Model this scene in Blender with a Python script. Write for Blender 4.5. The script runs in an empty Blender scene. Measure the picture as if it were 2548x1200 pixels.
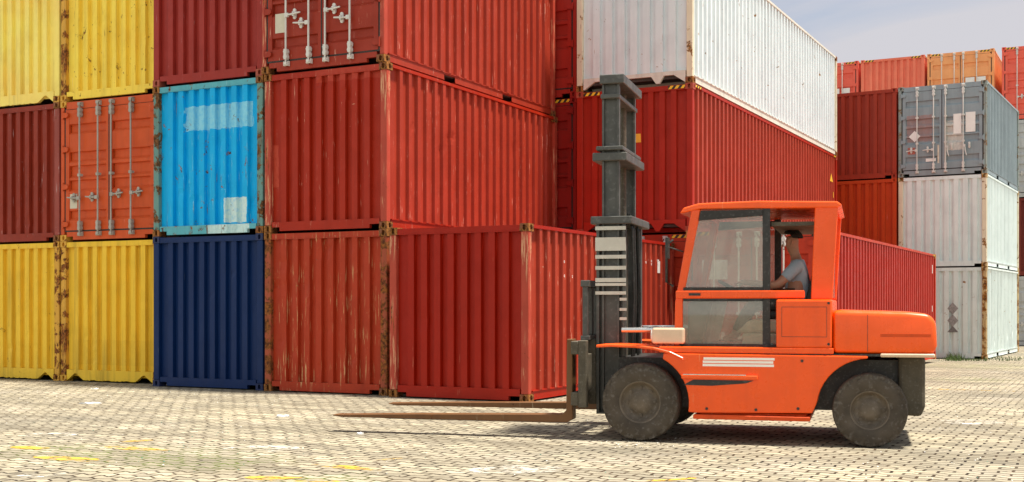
import bpy, math, random
from mathutils import Vector, Matrix
R = math.radians
S = bpy.context.scene
C = S.collection
random.seed(7)

# ------------------------------------------------------------------ camera
FPX, CXP, HYP, CAMH, YAW = 2912.0, 1418.0, 760.0, 1.419, 0.446
cam_d = bpy.data.cameras.new("camera")
cam = bpy.data.objects.new("camera", cam_d)
C.objects.link(cam)
cam_d.sensor_width = 36.0
cam_d.lens = FPX / 2548.0 * 36.0
cam_d.shift_x = (1274.0 - CXP) / 2548.0
cam_d.shift_y = (HYP - 600.0) / 2548.0
cam_d.clip_start, cam_d.clip_end = 0.1, 2000.0
cam.location = (0, 0, CAMH)
cam.rotation_euler = (R(90), 0, YAW)
S.camera = cam

# ------------------------------------------------------------------ sky and sun
SUN_DIR = Vector((0.29, 0.07, 0.955)).normalized()
elev = math.asin(SUN_DIR.z)
azim = math.atan2(SUN_DIR.x, SUN_DIR.y)
W = bpy.data.worlds.new("World")
S.world = W
W.use_nodes = True
nt = W.node_tree
nt.nodes.clear()
def wn(t, **kw):
    n = nt.nodes.new(t)
    for k, v in kw.items(): setattr(n, k, v)
    return n
wout = wn('ShaderNodeOutputWorld'); wbg = wn('ShaderNodeBackground')
sky = wn('ShaderNodeTexSky', sky_type='NISHITA', sun_disc=False, sun_elevation=elev, sun_rotation=azim)
sky.air_density, sky.dust_density, sky.ozone_density = 1.0, 1.5, 1.0
tc = wn('ShaderNodeTexCoord')
mp = wn('ShaderNodeMapping'); mp.inputs['Rotation'].default_value = (0.5, 0.25, 0.6); mp.inputs['Scale'].default_value = (2.2, 6.0, 9.0)
nz = wn('ShaderNodeTexNoise'); nz.inputs['Scale'].default_value = 1.1; nz.inputs['Detail'].default_value = 6; nz.inputs['Roughness'].default_value = 0.5
nz.inputs['Distortion'].default_value = 0.6
rp = wn('ShaderNodeMapRange'); rp.inputs[1].default_value = 0.36; rp.inputs[2].default_value = 0.62; rp.inputs[3].default_value = 0.12; rp.inputs[4].default_value = 0.97
mx = wn('ShaderNodeMix', data_type='RGBA')
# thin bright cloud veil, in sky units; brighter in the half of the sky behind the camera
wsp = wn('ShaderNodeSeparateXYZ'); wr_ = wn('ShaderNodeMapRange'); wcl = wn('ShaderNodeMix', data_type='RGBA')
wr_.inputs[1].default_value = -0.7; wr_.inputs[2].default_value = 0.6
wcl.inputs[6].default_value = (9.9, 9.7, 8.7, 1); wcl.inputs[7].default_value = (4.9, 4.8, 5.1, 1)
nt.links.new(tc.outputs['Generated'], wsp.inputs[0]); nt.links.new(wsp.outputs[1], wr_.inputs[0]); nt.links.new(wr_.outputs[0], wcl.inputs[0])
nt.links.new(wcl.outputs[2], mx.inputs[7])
nt.links.new(tc.outputs['Generated'], mp.inputs[0]); nt.links.new(mp.outputs[0], nz.inputs[0])
nt.links.new(nz.outputs[0], rp.inputs[0]); nt.links.new(rp.outputs[0], mx.inputs[0])
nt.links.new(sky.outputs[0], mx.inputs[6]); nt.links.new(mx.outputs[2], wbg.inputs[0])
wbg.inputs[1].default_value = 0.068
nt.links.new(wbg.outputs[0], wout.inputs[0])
sun_d = bpy.data.lights.new("sun", 'SUN')
sun_d.energy, sun_d.angle, sun_d.color = 4.5, R(5.0), (1.0, 0.94, 0.82)
sun = bpy.data.objects.new("sun", sun_d); C.objects.link(sun)
sun.rotation_euler = (-SUN_DIR).to_track_quat('-Z', 'Y').to_euler()
S.view_settings.view_transform = 'Standard'
S.view_settings.look = 'None'
S.view_settings.exposure = 1.0
S.view_settings.gamma = 1.0

# ------------------------------------------------------------------ helpers
def ground_z(y):
    t = min(1.0, max(0.0, (y - 24.0) / 9.0))
    return -0.089 * t * t * (3 - 2 * t)
def gp(u, v, z=0.0):
    """ground point that the photograph shows at (u, v)"""
    d = (CAMH - z) * FPX / (v - HYP); r = (u - CXP) / FPX * d
    return (r * math.cos(YAW) - d * math.sin(YAW), r * math.sin(YAW) + d * math.cos(YAW))

class MB:
    def __init__(s): s.v, s.f, s.m, s.sm = [], [], [], []
    def add(s, vs, fs, mat=0, smooth=False):
        o = len(s.v); s.v += [tuple(v) for v in vs]
        for f in fs: s.f.append(tuple(i + o for i in f)); s.m.append(mat); s.sm.append(smooth)
    def box(s, a, b, mat=0):
        (x0, y0, z0), (x1, y1, z1) = a, b
        s.add([(x0,y0,z0),(x1,y0,z0),(x1,y1,z0),(x0,y1,z0),(x0,y0,z1),(x1,y0,z1),(x1,y1,z1),(x0,y1,z1)],
              [(0,3,2,1),(4,5,6,7),(0,1,5,4),(1,2,6,5),(2,3,7,6),(3,0,4,7)], mat)
    def prism(s, pts, ax, a, b, mat=0):
        """polygon pts extruded along axis ax from a to b; pts are the two other axes in xyz order"""
        def P(p, t):
            l = list(p); l.insert(ax, t); return tuple(l)
        n = len(pts)
        vs = [P(p, a) for p in pts] + [P(p, b) for p in pts]
        fs = [tuple(range(n)), tuple(range(2*n-1, n-1, -1))] + [(i, i+n, (i+1) % n + n, (i+1) % n) for i in range(n)]
        s.add(vs, fs, mat)
    def tube(s, pts, r, n=10, mat=0, cap=True):
        pts = [Vector(p) for p in pts]; rings = []
        rr = r if isinstance(r, (list, tuple)) else [r] * len(pts)
        for i, p in enumerate(pts):
            d = (pts[min(i+1, len(pts)-1)] - pts[max(i-1, 0)]).normalized()
            u = d.cross(Vector((0.13, 0.31, 1) if abs(d.z) < .9 else (1, 0.2, 0))).normalized(); w = d.cross(u)
            rings.append([p + (u * math.cos(2*math.pi*k/n) + w * math.sin(2*math.pi*k/n)) * rr[i] for k in range(n)])
        vs = [v for rg in rings for v in rg]; fs = []
        for i in range(len(rings)-1):
            for k in range(n): fs.append((i*n+k, i*n+(k+1) % n, (i+1)*n+(k+1) % n, (i+1)*n+k))
        s.add(vs, fs, mat, True)
        if cap: s.add(rings[0], [tuple(range(n-1, -1, -1))], mat); s.add(rings[-1], [tuple(range(n))], mat)
    def lathe(s, prof, cx, cz, n=40, mat=0):
        """profile (r, y) turned about the axis through (cx, *, cz) along y"""
        vs, fs = [], []
        m = len(prof)
        for k in range(n):
            a = 2*math.pi*k/n
            for (r, y) in prof: vs.append((cx + r*math.cos(a), y, cz + r*math.sin(a)))
        for k in range(n):
            for i in range(m-1):
                fs.append((k*m+i, ((k+1) % n)*m+i, ((k+1) % n)*m+i+1, k*m+i+1))
        s.add(vs, fs, mat, True)
    def mesh(s, name, mats):
        me = bpy.data.meshes.new(name); me.from_pydata(s.v, [], s.f)
        for m in (mats if isinstance(mats, (list, tuple)) else [mats]): me.materials.append(m)
        me.polygons.foreach_set('material_index', s.m); me.polygons.foreach_set('use_smooth', s.sm)
        me.update(); return me
    def build(s, name, mats, parent=None, bevel=0.0, seg=1, fix=True):
        me = s.mesh(name, mats)
        if fix or bevel:
            import bmesh
            bm = bmesh.new(); bm.from_mesh(me)
            if fix: bmesh.ops.recalc_face_normals(bm, faces=bm.faces)
            if bevel: bmesh.ops.bevel(bm, geom=[e for e in bm.edges if len(e.link_faces) == 2 and e.calc_face_angle() > 0.5], offset=bevel, segments=seg, affect='EDGES', profile=0.5, clamp_overlap=True)
            bm.to_mesh(me); bm.free()
        return link(name, me, parent)
def link(name, me, parent=None):
    o = bpy.data.objects.new(name, me); C.objects.link(o)
    if parent: o.parent = parent
    return o
def tag(o, label=None, cat=None, group=None, kind=None):
    if label: o['label'] = label
    if cat: o['category'] = cat
    if group: o['group'] = group
    if kind: o['kind'] = kind
    return o
def empty(name, loc, rz=0.0):
    o = bpy.data.objects.new(name, None); C.objects.link(o)
    o.location = loc; o.rotation_euler = (0, 0, rz); o.empty_display_size = 0.3
    return o

# ------------------------------------------------------------------ materials
class NG:
    """small node-building helper"""
    def __init__(s, name):
        s.mat = bpy.data.materials.new(name); s.mat.use_nodes = True
        s.t = s.mat.node_tree; s.t.nodes.clear()
        s.out = s.n('ShaderNodeOutputMaterial'); s.b = s.n('ShaderNodeBsdfPrincipled')
        s.l(s.b.outputs[0], s.out.inputs[0])
    def n(s, t, **kw):
        n = s.t.nodes.new(t)
        for k, v in kw.items(): setattr(n, k, v)
        return n
    def l(s, a, b): s.t.links.new(a, b)
    def val(s, sock, x):
        if hasattr(x, 'is_linked') or hasattr(x, 'links'): s.l(x, sock)
        else: sock.default_value = x
    def math(s, op, a, b=0.0, c=None, clamp=False):
        n = s.n('ShaderNodeMath', operation=op, use_clamp=clamp); s.val(n.inputs[0], a); s.val(n.inputs[1], b)
        if c is not None: s.val(n.inputs[2], c)
        return n.outputs[0]
    def coord(s, scale=(1,1,1), loc=(0,0,0), rot=(0,0,0), src='Object'):
        c = s.n('ShaderNodeTexCoord'); m = s.n('ShaderNodeMapping')
        m.inputs['Scale'].default_value = scale; m.inputs['Location'].default_value = loc; m.inputs['Rotation'].default_value = rot
        s.l(c.outputs[src], m.inputs[0]); return m.outputs[0]
    def noise(s, vec, scale, detail=4, rough=0.55, dist=0.0):
        n = s.n('ShaderNodeTexNoise'); s.l(vec, n.inputs['Vector'])
        n.inputs['Scale'].default_value = scale; n.inputs['Detail'].default_value = detail
        n.inputs['Roughness'].default_value = rough; n.inputs['Distortion'].default_value = dist
        return n.outputs[0]
    def ramp(s, x, a, b, lo=0.0, hi=1.0):
        n = s.n('ShaderNodeMapRange'); s.val(n.inputs[0], x)
        for i, v in enumerate((a, b, lo, hi)): n.inputs[1+i].default_value = v
        return n.outputs[0]
    def mix(s, f, a, b, blend='MIX'):
        n = s.n('ShaderNodeMix', data_type='RGBA', blend_type=blend)
        s.val(n.inputs[0], f)
        for i, x in ((6, a), (7, b)):
            if isinstance(x, tuple): n.inputs[i].default_value = (*x[:3], 1)
            else: s.l(x, n.inputs[i])
        return n.outputs[2]
    def bump(s, h, dist=0.01, strength=0.5):
        n = s.n('ShaderNodeBump'); n.inputs['Strength'].default_value = strength; n.inputs['Distance'].default_value = dist
        s.l(h, n.inputs['Height']); s.l(n.outputs[0], s.b.inputs['Normal'])

def lighten(c, k): return tuple(min(1.0, x + (1 - x) * k) for x in c)
def darken(c, k): return tuple(x * k for x in c)
_mats = {}
def paint(name, col, rust=0.15, scratch=0.3, fade=0.25, dirt=0.3, seed=0, rough=0.42, patches=(), rustcol=((0.32,0.11,0.025),(0.055,0.02,0.010)), scol=None, spec=0.22):
    """worn painted steel: fading, streaks of dirt, scratches, rust; patches = repainted rectangles (x0,x1,z0,z1,colour) in the container's own space"""
    key = (name, seed)
    if key in _mats: return _mats[key]
    g = NG(name); off = (seed*3.7, seed*5.1, seed*2.3)
    P = g.coord(loc=off)
    base = g.mix(g.ramp(g.noise(P, 0.9, 4), 0.35, 0.7, 0, fade), col, tuple(min(1, x*1.35+0.014) for x in col))
    base = g.mix(g.ramp(g.noise(P, 3.0, 3), 0.45, 0.75, 0, 0.4), base, darken(col, 0.78))
    if patches:
        tcn = g.n('ShaderNodeTexCoord'); sp = g.n('ShaderNodeSeparateXYZ'); g.l(tcn.outputs['Object'], sp.inputs[0])
        wob = g.math('MULTIPLY', g.math('SUBTRACT', g.noise(P, 9, 3), 0.5), 0.05)
        for (x0, x1, z0, z1, pc, k) in patches:
            xx = g.math('ADD', sp.outputs[0], wob); zz = g.math('ADD', sp.outputs[2], wob)
            m = g.math('MULTIPLY', g.math('MULTIPLY', g.math('GREATER_THAN', xx, x0), g.math('LESS_THAN', xx, x1)),
                       g.math('MULTIPLY', g.math('GREATER_THAN', zz, z0), g.math('LESS_THAN', zz, z1)))
            base = g.mix(g.math('MULTIPLY', m, g.ramp(g.noise(P, 14, 3), 0.3, 0.55, k*0.6, k)), base, pc)
    # dirt running down
    Pd = g.coord(scale=(9, 9, 0.5), loc=off)
    base = g.mix(g.ramp(g.noise(Pd, 1.0, 5), 0.48, 0.78, 0, dirt), base, darken(tuple(0.6*x+0.02 for x in col), 0.5))
    # scratches and scuffs, mostly upright
    Ps = g.coord(scale=(34, 34, 2.2), loc=off); Ph = g.coord(scale=(7, 7, 30), loc=off, rot=(0.25, 0.3, 0))
    zone = g.ramp(g.noise(P, 1.6, 2), 0.40, 0.62)
    s1 = g.math('MULTIPLY', g.ramp(g.noise(Ps, 1.0, 6, 0.65), 0.69 - 0.07*scratch, 0.735 - 0.07*scratch), zone)
    s2 = g.math('MULTIPLY', g.ramp(g.noise(Ph, 1.0, 4, 0.6), 0.74 - 0.03*scratch, 0.78 - 0.03*scratch), zone)
    base = g.mix(g.math('MULTIPLY', g.math('MAXIMUM', s1, s2), min(1, 0.35 + scratch)), base, scol or lighten(col, 0.45))
    # rust blooms and drips
    rn = g.noise(P, 5.5, 9, 0.68, 0.4); Pr = g.coord(scale=(16, 16, 1.3), loc=off)
    rd = g.math('MULTIPLY', g.noise(Pr, 1.0, 6, 0.6), 1.0)
    th = 0.77 - 0.41*rust
    rm = g.math('MAXIMUM', g.ramp(rn, th, th+0.045), g.math('MULTIPLY', g.ramp(rd, th+0.02, th+0.07), g.ramp(g.noise(P, 2.1, 2), 0.45, 0.6)))
    rc = g.mix(g.ramp(g.noise(P, 24, 5), 0.38, 0.62), rustcol[0], rustcol[1])
    g.l(g.mix(rm, base, rc), g.b.inputs['Base Color'])
    g.l(g.math('ADD', g.ramp(g.noise(P, 6, 4), 0.3, 0.7, rough-0.06, rough+0.14), g.math('MULTIPLY', rm, 0.4)), g.b.inputs['Roughness'])
    g.b.inputs['Specular IOR Level'].default_value = spec
    g.bump(g.math('ADD', g.math('MULTIPLY', g.noise(P, 2.4, 3), 0.6), g.math('MULTIPLY', rm, -0.06)), 0.02, 0.16)
    _mats[key] = g.mat
    return g.mat
def plain(name, col, rough=0.5, metal=0.0, var=0.25, scale=8.0, spec=0.5):
    if name in _mats: return _mats[name]
    g = NG(name); P = g.coord()
    c = g.mix(g.ramp(g.noise(P, scale, 5), 0.35, 0.7, 0, 1), col, darken(col, 1 - var))
    c = g.mix(g.ramp(g.noise(P, scale*5, 3), 0.55, 0.75, 0, 0.5), c, lighten(col, 0.12))
    g.l(c, g.b.inputs['Base Color']); g.b.inputs['Metallic'].default_value = metal
    g.l(g.ramp(g.noise(P, scale*1.7, 3), 0.3, 0.7, max(0.05, rough-0.08), rough+0.1), g.b.inputs['Roughness'])
    g.b.inputs['Specular IOR Level'].default_value = spec
    _mats[name] = g.mat; return g.mat
def tape_mat():
    if 'tape' in _mats: return _mats['tape']
    g = NG('hazard tape'); c = g.n('ShaderNodeTexCoord'); sp = g.n('ShaderNodeSeparateXYZ'); g.l(c.outputs['Object'], sp.inputs[0])
    t = g.math('ADD', g.math('ADD', sp.outputs[0], sp.outputs[1]), g.math('MULTIPLY', sp.outputs[2], -0.8))
    f = g.math('GREATER_THAN', g.math('FRACT', g.math('MULTIPLY', t, 8.0)), 0.5)
    g.l(g.mix(f, (0.02, 0.017, 0.015), (0.85, 0.52, 0.02)), g.b.inputs['Base Color']); g.b.inputs['Roughness'].default_value = 0.5
    _mats['tape'] = g.mat; return g.mat
def glass_mat(name, tint, refl=0.18, film=0.1, rough=0.02):
    if name in _mats: return _mats[name]
    g = NG(name); g.t.nodes.remove(g.b)
    tr = g.n('ShaderNodeBsdfTransparent'); tr.inputs[0].default_value = (*tint, 1)
    gl = g.n('ShaderNodeBsdfGlossy'); gl.inputs['Roughness'].default_value = rough
    df = g.n('ShaderNodeBsdfDiffuse'); df.inputs[0].default_value = (0.55, 0.52, 0.46, 1)
    m1 = g.n('ShaderNodeMixShader'); m2 = g.n('ShaderNodeMixShader'); m1.inputs[0].default_value = refl
    P = g.coord(); g.l(g.ramp(g.noise(P, 4, 4), 0.35, 0.75, film*0.4, film*1.6), m2.inputs[0])
    g.l(tr.outputs[0], m1.inputs[1]); g.l(gl.outputs[0], m1.inputs[2]); g.l(m1.outputs[0], m2.inputs[1]); g.l(df.outputs[0], m2.inputs[2])
    g.l(m2.outputs[0], g.out.inputs[0]); _mats[name] = g.mat; return g.mat

M_GASKET = plain('black rubber seal', (0.018, 0.016, 0.014), 0.6)
M_GALV = paint('galvanised steel bars', (0.40, 0.385, 0.345), rust=0.25, scratch=0.1, dirt=0.4, rough=0.35)
M_GALVW = paint('white painted bars', (0.66, 0.65, 0.62), rust=0.14, scratch=0.1, dirt=0.25, rough=0.4)
M_LABEL = plain('cream label plate', (0.62, 0.58, 0.46), 0.5, var=0.1)
M_WHITEL = plain('white sticker', (0.82, 0.81, 0.78), 0.5, var=0.06)
M_TAPE = tape_mat()
M_YELLOW = plain('yellow sticker', (0.78, 0.45, 0.03), 0.5, var=0.1)

# ------------------------------------------------------------------ shipping containers
CW = 2.438
def corr_profile(a, b, outw, slope, inw, depth, start='out'):
    """corrugation along one axis between a and b: list of (t, d), d = 0 outermost, depth = innermost"""
    pitch = outw + inw + 2*slope
    n = max(1, int((b - a - inw) // pitch)); rest = (b - a - n*pitch - inw) / 2
    pts = [(a, depth)]; t = a + rest + inw
    for i in range(n):
        pts += [(t, depth), (t+slope, 0.0), (t+slope+outw, 0.0), (t+2*slope+outw, depth)]; t += pitch
    pts.append((b, depth)); return pts
def refine(prof, step=0.12):
    out = [prof[0]]
    for (t, d) in prof[1:]:
        t0, d0 = out[-1]; k = max(1, int((t - t0) / step))
        for i in range(1, k+1): out.append((t0+(t-t0)*i/k, d0+(d-d0)*i/k))
    return out
def panel(axis, prof, z0, z1, plane, inward, rows=2, dents=0, rng=None):
    """corrugated sheet; axis 0 runs along x (end wall) and 1 along y (side); plane = outermost face, inward = +1/-1"""
    mb = MB()
    dl = [(rng.uniform(prof[0][0], prof[-1][0]), rng.uniform(z0, z1), rng.uniform(0.03, 0.10), rng.uniform(0.006, 0.024)) for _ in range(dents)] if dents else []
    zs = [z0 + (z1-z0)*i/(rows-1) for i in range(rows)]
    for z in zs:
        for (t, d) in prof:
            dd = d
            for (a, b, r, h) in dl:
                q = ((t-a)**2 + (z-b)**2) / (r*r)
                if q < 6: dd += h*math.exp(-q)
            p = plane + inward*dd
            mb.v.append((t, p, z) if axis == 0 else (p, t, z))
    n = len(prof)
    for i in range(rows-1):
        for k in range(n-1):
            mb.f.append((i*n+k, i*n+k+1, (i+1)*n+k+1, (i+1)*n+k)); mb.m.append(0); mb.sm.append(False)
    return mb
def holed_plate(mb, org, ux, uz, nrm, w, h, ow, oh, depth=0.13, n=20):
    """rectangle w x h with an upright slotted hole, walls going in by depth"""
    org, ux, uz, nrm = map(Vector, (org, ux, uz, nrm))
    outer, inner = [], []
    for k in range(n):
        a = 2*math.pi*(k+0.5)/n; c, s_ = math.cos(a), math.sin(a)
        q = 1/max(abs(c)/(w/2), abs(s_)/(h/2)); outer.append((c*q, s_*q))
        st = (oh-ow)/2; inner.append((c*ow/2, s_*ow/2 + (st if s_ > 0 else -st)))
    # exact corners
    for cx_, cz_ in ((1,1),(-1,1),(-1,-1),(1,-1)):
        i = min(range(n), key=lambda k: (outer[k][0]-cx_*w/2)**2+(outer[k][1]-cz_*h/2)**2); outer[i] = (cx_*w/2, cz_*h/2)
    P = lambda p, d=0.0: org + ux*p[0] + uz*p[1] - nrm*d
    vs = [P(p) for p in outer] + [P(p) for p in inner] + [P(p, depth) for p in inner]; fs = []
    for k in range(n):
        j = (k+1) % n; fs += [(k, j, n+j, n+k), (n+k, n+j, 2*n+j, 2*n+k)]
    fs.append(tuple(2*n+k for k in range(n)))
    mb.add(vs, fs)
_cast = {}
def casting_mesh(sx, sy, mat):
    """corner casting, outer corner at the origin, body towards (-sx, -sy); centred in z"""
    key = (sx, sy, mat.name)
    if key in _cast: return _cast[key]
    mb = MB(); w, d, h = 0.150, 0.162, 0.114
    X0, X1 = -sx*w, 0.0; Y0, Y1 = -sy*d, 0.0
    holed_plate(mb, (-sx*w/2, 0, 0), (1,0,0), (0,0,1), (0,sy,0), w, h, 0.056, 0.084)
    holed_plate(mb, (0, -sy*d/2, 0), (0,1,0), (0,0,1), (sx,0,0), d, h, 0.054, 0.084)
    q = lambda x, y, z: (x, y, z)
    mb.add([q(X0,Y0,-h/2),q(X1,Y0,-h/2),q(X1,Y1,-h/2),q(X0,Y1,-h/2)], [(0,1,2,3)])
    mb.add([q(X0,Y0,h/2),q(X1,Y0,h/2),q(X1,Y1,h/2),q(X0,Y1,h/2)], [(0,1,2,3)])
    mb.add([q(X0,Y0,-h/2),q(X0,Y1,-h/2),q(X0,Y1,h/2),q(X0,Y0,h/2)], [(0,1,2,3)])
    mb.add([q(X0,Y0,-h/2),q(X1,Y0,-h/2),q(X1,Y0,h/2),q(X0,Y0,h/2)], [(0,1,2,3)])
    me = mb.mesh('corner_casting', mat); _cast[key] = me; return me

def locking_bar(door, x, z0, z1, mat, y=-0.045, mids=(0.36,)):
    mb = MB(); r = 0.0165
    mb.tube([(x, y, z0-0.085), (x, y, z1+0.085)], r, 10)
    for zc in (z0+0.075, z1-0.075):
        mb.box((x-0.036, y-0.020, zc-0.065), (x+0.036, y+0.046, zc-0.018)); mb.box((x-0.036, y-0.018, zc+0.018), (x+0.036, y+0.046, zc+0.065))
        mb.box((x-0.025, y-0.026, zc-0.085), (x+0.025, y+0.044, zc+0.085))
        for (dx, dz) in ((-.030,-.045),(.030,-.045),(-.030,.045),(.030,.045)): mb.box((x+dx-.006, y-.026, zc+dz-.006), (x+dx+.006, y-.016, zc+dz+.006))
    for m in mids:
        zc = z0+(z1-z0)*m; mb.box((x-0.040, y-0.014, zc-0.022), (x+0.040, y+0.046, zc+0.022)); mb.box((x-0.026, y-0.026, zc-0.026), (x+0.026, y+0.02, zc+0.026))
    for zc, s_ in ((z0-0.075, -1), (z1+0.075, 1)):
        mb.box((x-0.030, y-0.026, zc-0.018), (x+0.030, y+0.03, zc+0.018)); mb.tube([(x-0.04, y-0.004, zc+s_*0.026), (x+0.04, y-0.004, zc+s_*0.026)], 0.014, 8)
        mb.box((x-0.046, y+0.002, zc-0.04), (x-0.034, y+0.05, zc+0.04)); mb.box((x+0.034, y+0.002, zc-0.04), (x+0.046, y+0.05, zc+0.04))
    return mb.build('locking_bar', mat, door)
def door_handle(door, x, z, dirx, mat, y=-0.045, tilt=0.0, open_=False):
    mb = MB()
    mb.box((min(x-dirx*.01, x+dirx*.06), y-.026, z-.032), (max(x-dirx*.01, x+dirx*.06), y+.016, z+.032))
    e = (x+dirx*.30, y-.012, z+.02+tilt) if not open_ else (x+dirx*.10, y-.05, z-.28)
    mb.tube([(x+dirx*.05, y-.012, z), (x+dirx*.16*(1 if not open_ else .35), y-.016, z+.005 if not open_ else z-.13), e], [.013, .017, .013], 8)
    if True:
        cx_ = x+dirx*.165
        mb.tube([(cx_, y+.03, z+.07), (cx_, y+.012, z+.07)], .030, 12); mb.tube([(cx_, y+.03, z-.05), (cx_, y+.012, z-.05)], .026, 12)
        mb.box((cx_-.026, y+.010, z-.05), (cx_+.026, y+.046, z+.07)); mb.box((cx_-.016, y-.03, z-.03), (cx_+.016, y+.012, z-.012)); mb.box((cx_-.016, y-.03, z+.022), (cx_+.016, y+.012, z+.04))
    return mb.build('door_handle', mat, door)
def hinge(door, xpost, xdoor, z, mat, y=-0.012):
    s_ = 1 if xdoor > xpost else -1
    mb = MB()
    mb.tube([(xpost, y-.004, z-.075), (xpost, y-.004, z+.075)], .017, 10)
    mb.prism([(xpost, z-.05), (xdoor-s_*.03, z-.045), (xdoor, z-.018), (xdoor, z+.018), (xdoor-s_*.03, z+.045), (xpost, z+.05)], 1, y-.016, y+.014)
    return mb.build('hinge', mat, door)

RIBS = ((0.120, 0.205), (0.350, 0.440), (0.465, 0.570), (0.585, 0.680), (0.835, 0.920))
def make_doors(root, H, mat, barmat, handles='in', lowz=0.205, ribs=RIBS, marks=(), bars=True):
    x0, x1 = -CW+0.125, -0.125; xm = (x0+x1)/2; z0, z1 = lowz, H-0.165
    for side in (0, 1):
        a, b = (x0, xm-0.012) if side == 0 else (xm+0.012, x1)
        fl, fr = (0.085, 0.06) if side == 0 else (0.06, 0.085)
        mb = MB(); yf, yb = 0.014, 0.062
        mb.box((a, yf, z0), (a+fl, yb, z1)); mb.box((b-fr, yf, z0), (b, yb, z1))
        mb.box((a+fl, yf+.002, z0), (b-fr, yb, z0+0.075)); mb.box((a+fl, yf+.002, z1-0.075), (b-fr, yb, z1))
        zt, zb = z1-0.075, z0+0.075; hh = z1 - z0
        pf = [(zt, 0.0)]
        for (f0, f1) in ribs:
            ta, tb = z1-f0*hh, z1-f1*hh; pf += [(ta, 0.0), (ta-0.014, 1.0), (tb+0.052, 1.0), (tb, 0.0)]
        pf.append((zb, 0.0))
        vs = []; n = len(pf)
        for xx in (a+fl, b-fr):
            for (z, d) in pf: vs.append((xx, yf+0.006+0.050*d, z))
        mb.add(vs, [(i, i+1, n+i+1, n+i) for i in range(n-1)])
        d = mb.build('door', mat, root, fix=False)
        # rubber seal round the leaf
        gk = MB()
        gk.box((a-0.011, yf+.004, z0-0.026), (b+0.011, yb+.01, z0-0.001)); gk.box((a-0.011, yf+.004, z1+0.001), (b+0.011, yb+.01, z1+0.026))
        e0, e1 = (a-0.03, a-0.001) if side == 0 else (b+0.001, b+0.03)
        gk.box((e0, yf+.006, z0-.026), (e1, yb+.01, z1+.026))
        c0, c1 = (b+0.0005, b+0.0118) if side == 0 else (a-0.0118, a-0.0005)
        gk.box((c0, yf-.004, z0), (c1, yb, z1))
        gk.build('gasket', M_GASKET, d)
        xb = (x0+0.19*(x1-x0), x0+0.40*(x1-x0)) if side == 0 else (x0+0.55*(x1-x0), x0+0.77*(x1-x0))
        if bars:
            for xx in xb: locking_bar(d, xx, z0, z1, barmat, mids=(0.45,) if handles != 'slate' else (0.33, 0.66))
            zh = z0+0.27*hh
            if handles == 'in':
                door_handle(d, xb[0], zh-.02 if side == 0 else zh+.02, (1 if side else -1), barmat); door_handle(d, xb[1], zh-.02 if side == 0 else zh+.03, (1 if side else -1), barmat)
            elif handles == 'cross':
                door_handle(d, xb[0], zh+0.10, 1, barmat); door_handle(d, xb[1], zh-0.06, -1, barmat)
            elif handles == 'slate':
                if side == 0: door_handle(d, xb[0], zh-.06, -1, barmat, tilt=-.04); door_handle(d, xb[1], zh-.06, -1, barmat, tilt=-.03)
                else: door_handle(d, xb[0], zh-.0, 1, barmat, open_=True); door_handle(d, xb[1], zh-.0, 1, barmat, open_=True)
            elif handles == 'plain':
                for xx in xb: door_handle(d, xx, zh, 1, barmat)
        for fz in (0.045, 0.33, 0.64, 0.95):
            z = z1 - fz*hh
            if side == 0: hinge(d, x0-0.040, a+0.095, z, mat)
            else: hinge(d, x1+0.040, b-0.095, z, mat)
        for (sd, fx0, fx1, fz0, fz1, m, shp) in marks:
            if sd != side: continue
            mm = MB(); xa, xe = a+(b-a)*fx0, a+(b-a)*fx1; za, ze = z1-hh*fz1, z1-hh*fz0; y0_, y1_ = yf+.001, yf+.0075
            if shp == 'diamond': mm.prism([((xa+xe)/2, za), (xe, (za+ze)/2), ((xa+xe)/2, ze), (xa, (za+ze)/2)], 1, y0_, y1_)
            else: mm.box((xa, y0_, za), (xe, y1_, ze))
            mm.build('marking', m, d)

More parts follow.
